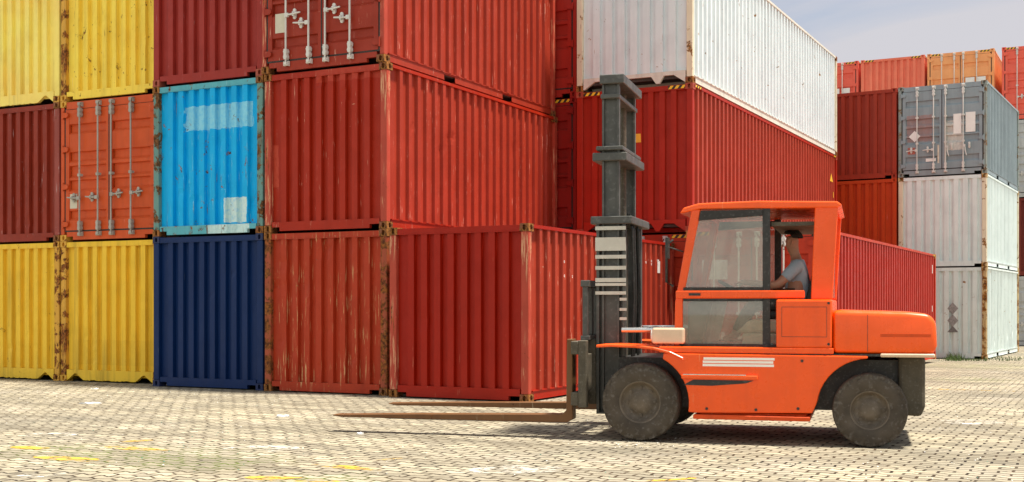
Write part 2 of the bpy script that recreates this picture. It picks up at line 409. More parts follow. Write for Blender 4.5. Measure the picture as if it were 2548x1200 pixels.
def container(pos, rz, L, H, mat, label, post=None, cast=None, front='wall', left=None, dents=0, seed=0, rail='pocket',
              tape=False, barmat=None, handles='in', sidepockets=False, marks=(), detail=True, ridge=(0.108, 0.008, 0.112, 0.064), end_mat=None, side_mat=None, rail_mat=None, bars=True, railh=0.17, taper=None):
    rng = random.Random(seed*17+3)
    root = empty('shipping_container', pos, rz)
    tag(root, label, 'shipping container', 'shipping containers stacked in the yard')
    post = post or mat; cast = cast or post; end_mat = end_mat or mat; side_mat = side_mat or mat; rail_mat = rail_mat or mat
    # castings
    for sx, X in ((1, 0.0), (-1, -CW)):
        for sy, Y in ((-1, 0.0), (1, L)):
            for Z in (0.059, H-0.059):
                o = link('corner_casting', casting_mesh(sx, sy, cast), root); o.location = (X, Y, Z)
    # posts
    pw = 0.125 if front == 'wall' else 0.085
    for X0, X1 in ((-0.006-pw, -0.006), (-CW+0.006, -CW+0.006+pw)):
        mb = MB(); mb.box((X0, 0.006, 0.1165), (X1, 0.105, H-0.1165)); mb.build('corner_post', post, root, bevel=0.008)
        mb = MB(); mb.box((X0, L-0.105, 0.1165), (X1, L-0.006, H-0.1165)); mb.build('corner_post', post, root)
    # end rails
    a, b = -CW+0.152, -0.152
    if rail == 'pocket':
        pl = [(a, 0.085), (a+0.16, 0.085), (a+0.16, 0.022), (b-0.19, 0.022), (b-0.19, 0.085), (b, 0.085), (b, railh), (a, railh)]
        polys = [pl]
    elif rail == 'notch':
        lo = []
        for k in range(1, 30): lo.append((a+0.46+(b-a-0.92)*k/30, 0.022+rng.uniform(0, 0.018)))
        pl = [(a, 0.03), (a+0.03, 0.03), (a+0.20, 0.150), (a+0.24, 0.150), (a+0.42, 0.03)] + lo + [(b-0.42, 0.03), (b-0.24, 0.150), (b-0.20, 0.150), (b-0.03, 0.03), (b, 0.03), (b, railh+0.05), (a, railh+0.05)]
        polys = [pl]; railh += 0.05
    elif rail == 'full':
        polys = [[(a, 0.022), (b, 0.022), (b, railh), (a, railh)]]
    else:  # gooseneck tunnel: high rail on gussets
        railh += 0.08
        polys = [[(a, railh-0.075), (b, railh-0.075), (b, railh), (a, railh)],
                 [(a, 0.03), (a+0.02, 0.03), (a+0.24, railh-0.076), (a, railh-0.076)], [(b, 0.03), (b, railh-0.076), (b-0.24, railh-0.076), (b-0.02, 0.03)],
                 [(a+0.46, railh-0.076), (a+0.58, 0.04), (a+0.64, 0.04), (a+0.70, railh-0.076)], [(b-0.70, railh-0.076), (b-0.60, 0.03), (b-0.53, 0.03), (b-0.44, railh-0.076)]]
    mb = MB()
    for pl in polys: mb.prism(pl, 1, 0.012, 0.075)
    if rail == 'goose': mb.box((a, 0.42, 0.03), (b, 0.44, railh))
    else: mb.box((a, 0.076, 0.10), (b, 0.10, railh-.004))
    mb.build('bottom_rail', rail_mat, root)
    mb = MB(); th = 0.095 if front == 'wall' else 0.135
    mb.box((a, 0.010, H-0.022-th), (b, 0.075, H-0.022)); mb.box((a, 0.004, H-0.022-th), (b, 0.010, H-0.022-th+0.014))
    mb.build('top_rail', rail_mat, root)
    mb = MB(); mb.box((a, L-0.075, 0.022), (b, L-0.012, 0.17)); mb.build('bottom_rail', mat, root)
    mb = MB(); mb.box((a, L-0.075, H-0.117), (b, L-0.010, H-0.022)); mb.build('top_rail', mat, root)
    # end walls
    zt = H-0.1172
    if front == 'wall':
        pr = refine(corr_profile(-CW+0.006+pw, -0.006-pw, *ridge)) if dents else corr_profile(-CW+0.006+pw, -0.006-pw, *ridge)
        panel(0, pr, railh+0.001, zt, 0.016, 1, rows=26 if dents else 2, dents=dents, rng=rng).build('end_panel', end_mat, root, fix=False)
    else:
        make_doors(root, H, mat, barmat or M_GALV, handles, marks=marks, lowz=0.20, bars=bars)
    panel(0, corr_profile(-CW+0.13, -0.13, 0.105, 0.028, 0.095, 0.04), 0.171, zt, L-0.016, -1).build('end_panel', mat, root, fix=False)
    # side walls and rails
    sp = corr_profile(0.1055, L-0.1055, 0.085, 0.018, 0.140, 0.054)
    spr = refine(sp, 0.16) if dents and detail else sp
    for X, inw in ((-0.012, -1), (-CW+0.012, 1)):
        dn = dents if inw < 0 and detail else 0
        panel(1, spr if dn else sp, 0.166, H-0.065, X, inw, rows=20 if dn else 2, dents=dn, rng=rng).build('side_panel', side_mat, root, fix=False)
        s_ = 1 if inw < 0 else -1
        xo = 0.0 if inw < 0 else -CW
        mb = MB(); mb.box(sorted2((xo-s_*0.004, 0.163, H-0.064), (xo-s_*0.064, L-0.163, H-0.012))[0], sorted2((xo-s_*0.004, 0.163, H-0.064), (xo-s_*0.064, L-0.163, H-0.012))[1]); mb.build('top_rail', rail_mat, root)
        mb = MB(); segs = [(0.163, L-0.163)]
        if sidepockets:
            c1, c2 = L/2-1.03, L/2+1.03
            segs = [(0.163, c1-0.18), (c1+0.18, c2-0.18), (c2+0.18, L-0.163)]
            q = sorted2((xo-s_*0.03, c1-0.179, 0.128), (xo-s_*0.07, c1+0.179, 0.16)); mb.box(*q)
            q = sorted2((xo-s_*0.03, c2-0.179, 0.128), (xo-s_*0.07, c2+0.179, 0.16)); mb.box(*q)
        for (ya, yb_) in segs:
            q = sorted2((xo-s_*0.028, ya, 0.028), (xo-s_*0.036, yb_, 0.150)); mb.box(*q)
            q = sorted2((xo-s_*0.020, ya, 0.0285), (xo-s_*0.09, yb_, 0.040)); mb.box(*q)
        q = sorted2((xo-s_*0.016, 0.163, 0.1505), (xo-s_*0.07, L-0.163, 0.165)); mb.box(*q)
        mb.build('bottom_rail', rail_mat, root)
    mb = MB(); mb.box((-CW+0.065, 0.076, 0.112), (-0.065, L-0.076, 0.1645)); mb.build('floor_panel', M_FLOOR, root)
    rp_ = corr_profile(0.1, L-0.1, 0.1, 0.03, 0.08, 0.02); mb = MB(); n = len(rp_)
    for xx in (-CW+0.06, -0.06):
        for (t, d) in rp_: mb.v.append((xx, t, H-0.016-d))
    for k in range(n-1): mb.f.append((k, n+k, n+k+1, k+1)); mb.m.append(0); mb.sm.append(False)
    mb.build('roof_panel', mat, root, fix=False)
    if tape:
        for (xa, xe) in ((-CW+0.16, -CW+0.50), (-0.50, -0.16)):
            mb = MB(); mb.box((xa, 0.0005, H-0.095), (xe, 0.0094, H-0.034)); mb.build('warning_tape', M_TAPE, root)
        for (ya, ye) in ((0.17, 0.52), (L-0.42, L-0.17)):
            mb = MB(); mb.box((-0.0035, ya, H-0.061), (0.001, ye, H-0.018)); mb.build('warning_tape', M_TAPE, root)
    return root
def sorted2(a, b):
    return tuple(min(x, y) for x, y in zip(a, b)), tuple(max(x, y) for x, y in zip(a, b))
M_FLOOR = plain('underfloor steel', (0.06, 0.05, 0.045), 0.8)

RED, DRED, ORANGE = (0.35, 0.019, 0.004), (0.26, 0.028, 0.012), (0.58, 0.085, 0.018)
def side_marking(root, mat, y, z, pts=None, w=0.1, h=0.1, t=0.003):
    mb = MB()
    if pts: mb.prism([(y+p*w, z+q*h) for p, q in pts], 0, -0.0118, -0.0118+t)
    else: mb.box((-0.0118, y, z), (-0.0118+t, y+w, z+h))
    return mb.build('marking', mat, root)
def end_marking(root, mat, pts, t=0.003, y=0.016):
    mb = MB(); mb.prism(pts, 1, y-t, y-0.0004); return mb.build('marking', mat, root)

p_rusty = paint('rusty red post', (0.36, 0.075, 0.035), rust=0.75, scratch=1.0, seed=1, rustcol=((0.30,0.105,0.025),(0.08,0.028,0.012)), scol=(0.45,0.27,0.14))
p_rustc = paint('rusty casting', (0.22, 0.075, 0.035), rust=0.85, scratch=0.6, seed=2, rustcol=((0.36,0.15,0.035),(0.07,0.028,0.013)))
p_scuff = paint('scuffed red corner post', (0.42, 0.06, 0.035), rust=0.35, scratch=2.2, seed=3, scol=(0.70,0.42,0.24))
HA = 2.619
# first column at the left edge
A0 = (-15.6633-CW-0.035, 15.688); A1 = (-15.6633, 15.7148); ya = 0.0103
yel_t = paint('pale yellow paint', (0.95, 0.72, 0.17), rust=0.16, scratch=0.1, dirt=0.35, fade=0.5, seed=11)
yel_t2 = paint('chipped yellow paint', (0.93, 0.66, 0.08), rust=0.38, scratch=0.5, dirt=0.3, fade=0.3, seed=12, rustcol=((0.30,0.13,0.03),(0.05,0.02,0.012)))
yel_b = paint('dull yellow paint', (0.84, 0.53, 0.04), rust=0.30, scratch=0.3, dirt=0.5, fade=0.2, seed=13)
yel_b2 = paint('stained yellow paint', (0.86, 0.54, 0.04), rust=0.17, scratch=0.1, dirt=0.6, fade=0.2, seed=14, patches=((-2.1,-0.2,0.32,0.78,(0.70,0.43,0.035),0.35),))
yel_post = paint('rusty yellow post', (0.66, 0.36, 0.05), rust=0.66, scratch=0.3, seed=15, rustcol=((0.34,0.12,0.025),(0.07,0.025,0.012)))
container((*A0, 0), ya, 6.058, HA, yel_b, 'dull yellow container on the ground at the left edge, cut off by the frame', post=yel_post, cast=yel_post, rail='notch', dents=10, seed=1)
container((*A0, HA), ya, 6.058, HA, paint('brick red paint', DRED, rust=0.12, scratch=0.7, dirt=0.4, seed=16), 'dark red container between two yellow ones at the left edge', post=paint('worn brick red post', (0.30,0.06,0.045), rust=0.45, scratch=1.2, seed=17), cast=p_rustc, dents=12, seed=2)
container((*A0, 2*HA), ya, 6.058, HA, yel_t, 'pale yellow container at the top of the leftmost stack', post=yel_t, cast=yel_post, rail='notch', dents=8, seed=3)
container((*A1, 0), ya, 6.058, HA, yel_b2, 'stained yellow container on the ground under the orange doors, beside the navy one', post=yel_post, cast=yel_post, rail='notch', dents=8, seed=4)
org = paint('orange red door paint', ORANGE, rust=0.06, scratch=0.25, dirt=0.25, fade=0.3, seed=18)
container((*A1, HA), ya, 6.058, HA, org, 'orange container with galvanised door bars between two yellow ones', post=org, cast=yel_post, front='door', handles='in', marks=((0, 0.10, 0.27, 0.70, 0.82, M_LABEL, 'box'),), seed=5)
container((*A1, 2*HA), ya, 6.058, HA, yel_t2, 'chipped yellow container on top of the orange one with doors', post=yel_post, cast=yel_post, dents=12, seed=6, rail='pocket')
# third column
A2 = (-12.9809, 15.3278)
navy = paint('navy paint', (0.002, 0.020, 0.095), rust=0.08, scratch=0.25, dirt=0.2, fade=0.12, seed=21, scol=(0.10,0.14,0.22))
cy = paint('bright cyan paint', (0.0, 0.40, 0.82), rust=0.35, scratch=1.1, dirt=0.2, fade=0.3, seed=22, scol=(0.25,0.62,0.78),
           patches=((-1.75,-0.28,1.80,2.22,(0.30,0.70,0.86),0.8), (-0.85,-0.36,0.20,0.62,(0.62,0.80,0.78),0.95)))
cyrail = paint('rusty teal rail', (0.10, 0.40, 0.48), rust=0.42, scratch=0.5, seed=23, patches=((-1.2,-0.3,0.0,0.2,(0.60,0.80,0.80),0.9),))
cypost = paint('rusty teal post', (0.13, 0.27, 0.25), rust=0.62, scratch=0.9, seed=24, scol=(0.2,0.5,0.5), rustcol=((0.20,0.09,0.03),(0.06,0.03,0.015)))
drk = paint('crimson paint', (0.30, 0.026, 0.018), rust=0.06, scratch=0.45, dirt=0.2, fade=0.35, seed=25)
container((*A2, 0), 0, 6.058, HA, navy, 'navy blue container on the ground under the cyan one', cast=paint('navy casting', (0.02,0.03,0.09), rust=0.35, seed=26), dents=4, seed=7)
container((*A2, HA), 0, 6.058, HA, cy, 'bright cyan container with rusty teal posts and a pale repainted patch', post=cypost, cast=p_rustc, dents=22, seed=8, rail_mat=cyrail)
container((*A2, 2*HA), 0, 6.058, HA, drk, 'crimson container on top of the cyan one', cast=paint('crimson casting', (0.34,0.08,0.05), rust=0.3, seed=27), dents=6, seed=9)
# fourth column, the corner stack
A3 = (-10.4839, 15.2906)
redA = paint('red paint with scraped rust', (0.39, 0.036, 0.010), rust=0.26, scratch=1.5, dirt=0.2, fade=0.25, seed=31, scol=(0.60,0.34,0.16), rustcol=((0.50,0.24,0.05),(0.16,0.10,0.07)))
redB = paint('red paint repainted', RED, rust=0.05, scratch=0.75, dirt=0.15, fade=0.3, seed=32, scol=(0.75,0.45,0.32), patches=((-1.40,-0.10,2.40,2.62,(0.46,0.055,0.03),0.7), (-2.44,-2.2,0.75,1.45,(0.52,0.075,0.04),0.8)))
redC = paint('worn red paint with pale sheen', (0.31, 0.032, 0.014), rust=0.09, scratch=0.9, dirt=0.2, fade=0.45, seed=33, scol=(0.70,0.35,0.26))  # paler than the front red: side sheen put into the colour; scratches are wear
container((*A3, 0), 0, 6.058, HA, redA, 'scraped red container on the ground between the navy one and the corner one', post=p_rusty, cast=p_rustc, dents=26, seed=10)
container((*A3, HA), 0, 6.058, HA, redB, 'red container with scratched side, second level above the short corner', post=p_scuff, cast=p_rustc, dents=8, seed=11, side_mat=redC)
container((A3[0]-0.03, A3[1]-0.03, 2*HA), 0, 6.058, HA, redC, 'red container with white door bars at the top of the corner stack', post=p_scuff, cast=p_rustc, front='door', barmat=M_GALVW, handles='cross', marks=((0, 0.14, 0.34, 0.66, 0.80, M_LABEL, 'box'),), dents=5, seed=12, sidepockets=True)
A4 = (-7.8919, 15.1156)
redD = paint('deep red paint', (0.33, 0.010, 0.001), rust=0.03, scratch=0.35, dirt=0.12, fade=0.12, seed=34, scol=(0.75,0.30,0.18))
redE = paint('red side paint with painted sheen', (0.33, 0.036, 0.016), rust=0.03, scratch=0.9, dirt=0.15, fade=0.4, seed=35, scol=(0.80,0.55,0.40))  # front red made paler, painting bright sky sheen on the side wall
A4o = container((*A4, 0), 0, 6.058, HA, redD, 'deep red container alone at ground level beside the forklift mast', post=p_scuff, cast=p_rustc, dents=2, seed=13, side_mat=redE, railh=0.19)

# ------------------------------------------------------------------ second block behind the alley (forty foot)
B1 = (-7.4565, 20.9893); B2 = (-4.7731, 19.9074, 0.0)
redF = paint('clean red paint', (0.34, 0.019, 0.007), rust=0.02, scratch=0.15, dirt=0.12, fade=0.35, seed=41, scol=(0.7,0.35,0.25))
redG = paint('dark red door paint', (0.29, 0.014, 0.009), rust=0.03, scratch=0.15, dirt=0.25, fade=0.2, seed=42)
redH = paint('vermilion door paint', (0.46, 0.036, 0.012), rust=0.03, scratch=0.12, dirt=0.2, fade=0.25, seed=43)
whi = paint('white paint', (0.68, 0.755, 0.785), rust=0.30, scratch=0.1, dirt=0.16, fade=0.2, seed=44, rustcol=((0.42,0.21,0.06),(0.12,0.06,0.03)))
whip = paint('rust stained cream post', (0.72, 0.64, 0.48), rust=0.42, scratch=0.4, seed=45, rustcol=((0.40,0.19,0.05),(0.10,0.045,0.02)))
hb = (2.81, 2.833, 2.806); zb = (0, 2.81, 5.643)
fmt = ((0.16, 0.028, 0.10, 0.040))
container((B1[0], B1[1]+0.21, 0), 0.0008, 12.192, hb[0], redH, 'vermilion container with doors, ground level, half hidden behind the short corner container', front='door', tape=True, barmat=M_GALVW, handles='plain', seed=14)
B1m = container((*B1, zb[1]), 0.0008, 12.192, hb[1], redF, 'long red container with hazard tape carrying the white one', cast=paint('red casting', (0.36,0.07,0.04), rust=0.25, seed=46), rail='goose', tape=True, seed=15, side_mat=paint('sheen pale red side paint', (0.34, 0.044, 0.020), rust=0.02, scratch=0.2, fade=0.4, dirt=0.1, seed=58))  # side colour lighter than the front to paint reflected sky
container((*B1, zb[2]), 0.0008, 12.192, hb[2], whi, 'long white container with rust stained corners on top of the red one', post=whip, cast=p_rustc, rail='goose', seed=16, ridge=(0.15, 0.007, 0.10, 0.056), rail_mat=paint('white rail', (0.66,0.63,0.56), rust=0.25, seed=47))
B0 = (B1[0]-CW-0.20, B1[1]+0.44)
container((*B0, 0), 0, 12.192, hb[0], redG, 'dark red container in the alley, at the bottom of its stack', front='door', tape=True, bars=False, seed=17)
container((*B0, zb[1]), 0, 12.192, hb[1], redG, 'dark red ribbed door with hazard tape in the narrow alley, middle level', front='door', tape=True, bars=False, seed=18)
container((*B0, zb[2]), 0, 12.192, hb[2], paint('alley red paint', (0.40,0.026,0.016), rust=0.03, scratch=0.2, seed=48), 'red ribbed door at the top of the alley beside the white container', front='door', bars=False, seed=19)
B2o = container(B2, -0.0132, 12.192, 2.765, redH, 'long vermilion container with doors at ground level behind the forklift cab', front='door', tape=True, barmat=M_GALVW, handles='plain', seed=20, side_mat=paint('striped red side paint', (0.42,0.026,0.014), rust=0.02, scratch=0.6, seed=49, scol=(0.70,0.30,0.20)),
                 cast=paint('ochre casting', (0.42,0.16,0.04), rust=0.4, seed=50), marks=((0, 0.16, 0.60, 0.155, 0.30, M_WHITEL, 'box'),))
# stickers on the long red one
end_marking(B1m, M_YELLOW, [(-1.30, 1.76), (-1.06, 1.76), (-1.07, 1.93), (-1.20, 1.93)])
side_marking(B1m, M_YELLOW, 11.35, 2.05, [(0,0),(1,0),(0.4,1)], 0.34, 0.22)
side_marking(B1m, M_YELLOW, 11.72, 1.62, w=0.05, h=0.16); side_marking(B1m, M_WHITEL, 11.72, 1.28, w=0.05, h=0.20)
side_marking(A4o, M_GALVW, 5.18, 2.02, w=0.13, h=0.22)
def side_char(root, X, u, v, ch, size):
    # on the side wall plane x = X, where the photograph shows it at (u, v)
    k = (u-CXP)/FPX; c0, s0 = math.cos(YAW), math.sin(YAW)
    y = X*(c0+k*s0)/(k*c0-s0); d = -X*s0+y*c0; z = CAMH-(v-HYP)*d/FPX
    cu = bpy.data.curves.new('txt', 'FONT'); cu.body = ch; cu.size = size; cu.extrude = 0.0012; cu.align_x = 'CENTER'
    t = bpy.data.objects.new('txt', cu); C.objects.link(t); bpy.context.view_layer.update()
    me = bpy.data.meshes.new_from_object(t.evaluated_get(bpy.context.evaluated_depsgraph_get())); bpy.data.objects.remove(t); bpy.data.curves.remove(cu)
    me.materials.clear(); me.materials.append(M_WHITEL)
    o = link('character', me, root); o.rotation_euler = (R(90), 0, R(90)); o.location = (-0.0100, y-root.location.y, z)
for (u, v, ch) in ((1404, 655, '0'), (1404, 690, '6'), (1424, 692, '5'), (1621, 653, '0'), (1621, 661, '0'), (1637, 652, 'UM'), (1637, 662, '0'), (1607, 656, 'U')):
    side_char(A4o, A4[0]-0.012, u, v, ch, 0.062)
side_marking(B2o, M_WHITEL, 11.62, 1.25, w=0.05, h=0.16); side_marking(B2o, M_GALVW, 11.62, 2.25, w=0.08, h=0.22)

# ------------------------------------------------------------------ third block, right (twenty foot)
Cc = (-3.5696, 34.3099); ac = -0.0586; HC_ = 2.591; zc = -0.089
C0 = (Cc[0]-(CW+0.045)*math.cos(ac), Cc[1]-(CW+0.045)*math.sin(ac)+0.02)
whc = paint('blue white paint', (0.70, 0.79, 0.79), rust=0.16, scratch=0.1, dirt=0.3, fade=0.2, seed=51, rustcol=((0.40,0.20,0.06),(0.14,0.07,0.03)))
whd = paint('weathered white paint', (0.68, 0.765, 0.75), rust=0.33, scratch=0.2, dirt=0.35, fade=0.2, seed=52, rustcol=((0.40,0.20,0.06),(0.14,0.07,0.03)))
rpost = paint('heavily rusted post', (0.55, 0.40, 0.20), rust=0.70, scratch=0.4, seed=53, rustcol=((0.40,0.17,0.03),(0.10,0.04,0.015)))
slate = paint('slate blue paint', (0.25, 0.305, 0.335), rust=0.18, scratch=0.35, dirt=0.25, fade=0.4, seed=54, scol=(0.55,0.60,0.60), patches=((-2.2,-1.5,1.0,1.75,(0.36,0.16,0.13),0.6), (-1.15,-0.62,0.7,1.55,(0.66,0.64,0.58),0.8)))
slpost = paint('rusty slate post', (0.26, 0.30, 0.28), rust=0.55, scratch=0.6, seed=55, rustcol=((0.28,0.16,0.06),(0.08,0.05,0.03)))
Cbot = container((*Cc, zc), ac, 6.058, HC_, whd, 'weathered white container on the ground with dark diamond marks at the right', post=rpost, cast=rpost, dents=6, seed=21, sidepockets=True, ridge=(0.135, 0.008, 0.105, 0.058))
container((*Cc, zc+HC_), ac, 6.058, HC_, whc, 'clean blue white container between the slate one and the weathered white one', post=whip, cast=rpost, seed=22, sidepockets=True, ridge=(0.135, 0.008, 0.105, 0.058))
M_RPATCH = plain('faded red sticker', (0.48, 0.14, 0.10), 0.6); M_CREAM = plain('cream strip', (0.66, 0.60, 0.48), 0.6)
container((*Cc, zc+2*HC_), ac, 6.058, HC_, slate, 'slate blue container with stickers on its doors on top of the white ones', post=slpost, cast=slpost, front='door', barmat=M_GALVW, handles='slate', seed=23, sidepockets=True,
          marks=((0, 0.16, 0.46, 0.50, 0.645, M_WHITEL, 'diamond'), (0, 0.135, 0.33, 0.715, 0.80, M_RPATCH, 'box'), (0, 0.60, 0.86, 0.865, 0.905, M_WHITEL, 'box'), (0, 0.90, 0.98, 0.70, 0.93, M_CREAM, 'box'),
                 (1, 0.02, 0.10, 0.22, 0.98, M_CREAM, 'box'), (1, 0.28, 0.48, 0.32, 0.57, M_WHITEL, 'box'), (1, 0.585, 0.83, 0.31, 0.56, M_WHITEL, 'box')))
drc = paint('maroon paint', (0.32, 0.034, 0.014), rust=0.04, scratch=0.25, dirt=0.2, fade=0.2, seed=56)
orc = paint('rust orange paint', (0.50, 0.055, 0.009), rust=0.05, scratch=0.25, dirt=0.2, fade=0.15, seed=57)
container((*C0, zc), ac, 6.058, HC_, orc, 'rust orange container at ground level behind the long red one', seed=24, detail=False)
container((*C0, zc+HC_), ac, 6.058, HC_, orc, 'rust orange container beside the clean white one, middle level', seed=25, detail=False)
container((*C0, zc+2*HC_), ac, 6.058, HC_, drc, 'maroon container at the top beside the slate one with doors', seed=26, detail=False)
# stencilled diamonds and scuffs on the weathered white one
M_STEN = plain('grey stencil paint', (0.20, 0.19, 0.185), 0.7, var=0.5, scale=25)
M_STENL = plain('worn grey stencil paint', (0.34, 0.33, 0.325), 0.7, var=0.45, scale=25)
for (cz_, m, tri) in ((1.42, M_STENL, 0), (1.08, M_STENL, 0), (0.80, M_STEN, 1)):
    cx_ = -0.92; w_, h_ = 0.15, 0.17
    pts = [(cx_, cz_-h_), (cx_+w_, cz_), (cx_, cz_+h_), (cx_-w_, cz_)] if not tri else [(cx_-w_, cz_-.05), (cx_+w_, cz_-.05), (cx_, cz_+.13)]
    end_marking(Cbot, m, pts, t=0.003, y=0.0155)
# ------------------------------------------------------------------ far block
D2 = (-4.5569, 46.334); ad = -0.0126
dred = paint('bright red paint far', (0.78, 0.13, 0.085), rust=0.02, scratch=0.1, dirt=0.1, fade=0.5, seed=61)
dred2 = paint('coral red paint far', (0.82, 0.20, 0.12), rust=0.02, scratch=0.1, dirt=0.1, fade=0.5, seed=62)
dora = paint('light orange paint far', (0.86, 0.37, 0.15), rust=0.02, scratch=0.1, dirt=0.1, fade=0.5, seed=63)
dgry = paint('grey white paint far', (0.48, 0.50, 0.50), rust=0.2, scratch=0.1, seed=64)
dbrn = paint('brown red paint far', (0.18, 0.03, 0.02), rust=0.08, scratch=0.1, seed=65)
lev = (2.60, 2.90, 2.90, 2.729); lz = [zc, zc+2.60, zc+5.50, zc+8.40]
WL = (M_WHITEL, 'box')
cols = [(-2, dred, 'door', ((1, 0.16, 0.42, 0.37, 0.52, *WL), (1, 0.50, 0.80, 0.37, 0.52, *WL)), 'bright red container with two white stickers on the far row, left end'),
        (-1, dred2, 'wall', (), 'coral red corrugated container on top of the far row'),
        (0, dora, 'door', ((1, 0.16, 0.46, 0.36, 0.53, *WL), (1, 0.53, 0.83, 0.36, 0.53, *WL)), 'light orange container with white stickers on top of the far row'),
        (1, dred, 'door', (), 'bright red container with a white bar at the far right top')]
words = ('ground level', 'second level', 'third level')
for (k, m, fr, mk, lab) in cols:
    xo = k*(CW+0.09) + (0.17 if k == 1 else 0)
    px, py = D2[0]+xo*math.cos(ad), D2[1]+xo*math.sin(ad)
    for i in range(4):
        if i == 3: container((px, py, lz[3]), ad, 12.192, lev[3], m, lab, front=fr, tape=True, barmat=M_GALVW, handles='plain', marks=mk, seed=30+k*4+i, detail=False)
        else:
            if k == 1: mm, ff, ll = ((dgry, 'door', 'grey container with rusty frame at the right edge, ground level'), (dbrn, 'wall', 'brown red container at the right edge, second level'), (dgry, 'door', 'grey container with rusty frame at the right edge, third level'))[i]
            else: mm, ff, ll = (dbrn, 'wall', 'brown red far row container, %s, under the %s' % (words[i], {-2: 'leftmost red doors', -1: 'coral corrugated one', 0: 'light orange doors'}[k]))
            container((px, py, lz[i]), ad, 12.192, lev[i], mm, ll, post=(slpost if mm is dgry else None), front=ff, bars=(k == 1), barmat=M_GALVW, handles='plain', seed=30+k*4+i, detail=False)

# ------------------------------------------------------------------ ground
def paver_nodes(g):
    """interlocking zigzag pavers in world metres; returns (brick colour factor, mortar mask)"""
    geo = g.n('ShaderNodeNewGeometry'); sp = g.n('ShaderNodeSeparateXYZ'); g.l(geo.outputs['Position'], sp.inputs[0])
    P = geo.outputs['Position']
    wx = g.math('MULTIPLY', g.math('SUBTRACT', g.noise(P, 0.8, 3), 0.5), 0.16)
    wy = g.math('MULTIPLY', g.math('SUBTRACT', g.noise(P, 0.9, 3, 0.5, 0.3), 0.5), 0.18)
    fine = g.math('MULTIPLY', g.math('SUBTRACT', g.noise(P, 18, 3), 0.5), 0.030)
    x = g.math('ADD', g.math('ADD', sp.outputs[0], wx), fine)
    tri = g.math('SUBTRACT', g.math('ABSOLUTE', g.math('SUBTRACT', g.math('FRACT', g.math('MULTIPLY', x, 1/0.225)), 0.5)), 0.25)
    y = g.math('ADD', g.math('ADD', sp.outputs[1], g.math('MULTIPLY', tri, 0.085)), g.math('ADD', wy, fine))
    cb = g.n('ShaderNodeCombineXYZ'); g.l(x, cb.inputs[0]); g.l(y, cb.inputs[1])
    br = g.n('ShaderNodeTexBrick'); g.l(cb.outputs[0], br.inputs['Vector'])
    br.inputs['Scale'].default_value = 1.0; br.inputs['Brick Width'].default_value = 0.225; br.inputs['Row Height'].default_value = 0.125
    br.inputs['Mortar Size'].default_value = 0.014; br.inputs['Mortar Smooth'].default_value = 0.35; br.inputs['Bias'].default_value = 0.0
    br.inputs['Color1'].default_value = (0, 0, 0, 1); br.inputs['Color2'].default_value = (1, 1, 1, 1); br.inputs['Mortar'].default_value = (0.5, 0.5, 0.5, 1)
    br.offset = 0.5
    return br.outputs['Color'], br.outputs['Fac'], P, sp
g = NG('interlocking pavers')
bc, mort, P, sp = paver_nodes(g)
col = g.mix(bc, (0.52, 0.455, 0.32), (0.27, 0.235, 0.17))
col = g.mix(g.ramp(g.noise(P, 0.35, 4), 0.38, 0.66, 0, 0.6), col, (0.19, 0.175, 0.14))
col = g.mix(g.ramp(g.noise(P, 1.3, 5), 0.50, 0.72, 0, 0.5), col, (0.46, 0.41, 0.33))
col = g.mix(g.ramp(g.noise(P, 40, 4), 0.45, 0.8, 0, 0.5), col, (0.16, 0.135, 0.105))
col = g.mix(g.ramp(g.noise(P, 2.2, 6, 0.7), 0.62, 0.72, 0, 0.6), col, (0.10, 0.075, 0.05))
trk = g.n('ShaderNodeMapping'); trk.inputs['Scale'].default_value = (0.16, 1.7, 1); trk.inputs['Rotation'].default_value = (0, 0, 0.18); g.l(P, trk.inputs[0])
col = g.mix(g.ramp(g.noise(trk.outputs[0], 1.0, 5, 0.6), 0.46, 0.66, 0, 0.65), col, (0.15, 0.13, 0.095))
col = g.mix(g.ramp(g.noise(P, 0.9, 6, 0.75), 0.64, 0.72, 0, 0.6), col, (0.09, 0.075, 0.06))
def blob(cx_, cy_, r):
    dx = g.math('SUBTRACT', sp.outputs[0], cx_); dy = g.math('SUBTRACT', sp.outputs[1], cy_)
    q = g.math('SQRT', g.math('ADD', g.math('MULTIPLY', dx, dx), g.math('MULTIPLY', dy, dy)))
    return g.ramp(q, r, 0.0, 0, 1)
moss = None
for (u, v, r) in ((250, 1128, 1.0), (430, 1140, 1.1), (120, 1118, 0.8), (560, 1150, 0.8), (800, 1196, 0.6), (2440, 905, 3.0), (2420, 945, 1.1)):
    b = blob(*gp(u, v), r); moss = b if moss is None else g.math('MAXIMUM', moss, b)
moss = g.math('MULTIPLY', moss, g.ramp(g.noise(P, 3.0, 5), 0.38, 0.55), clamp=True)
wide = g.ramp(g.noise(P, 1.1, 4), 0.42, 0.62)
mcol = g.mix(g.math('MULTIPLY', moss, 1.3, clamp=True), g.mix(wide, (0.050, 0.029, 0.014), (0.010, 0.006, 0.004)), (0.085, 0.12, 0.012))
mfac = g.math('ADD', g.math('MULTIPLY', mort, g.ramp(g.noise(P, 7.0, 4, 0.6), 0.30, 0.52, 0.5, 1.0)), g.math('MULTIPLY', g.math('MULTIPLY', moss, 0.75), g.ramp(g.noise(P, 30, 4), 0.5, 0.7)), clamp=True)
g.l(g.mix(mfac, col, mcol), g.b.inputs['Base Color'])
g.b.inputs['Roughness'].default_value = 0.85; g.b.inputs['Specular IOR Level'].default_value = 0.25
hgt = g.math('ADD', g.math('MULTIPLY', mort, -1.0), g.math('MULTIPLY', g.noise(P, 12, 5), 0.6))
g.bump(hgt, 0.012, 0.8)
M_PAVE = g.mat
mb = MB()
ys = [-150, -40, -10, 0, 8, 16, 24, 25.5, 27, 28.5, 30, 31.5, 33, 40, 60, 110, 220]; xs = [-220, -60, -20, 0, 20, 60, 220]
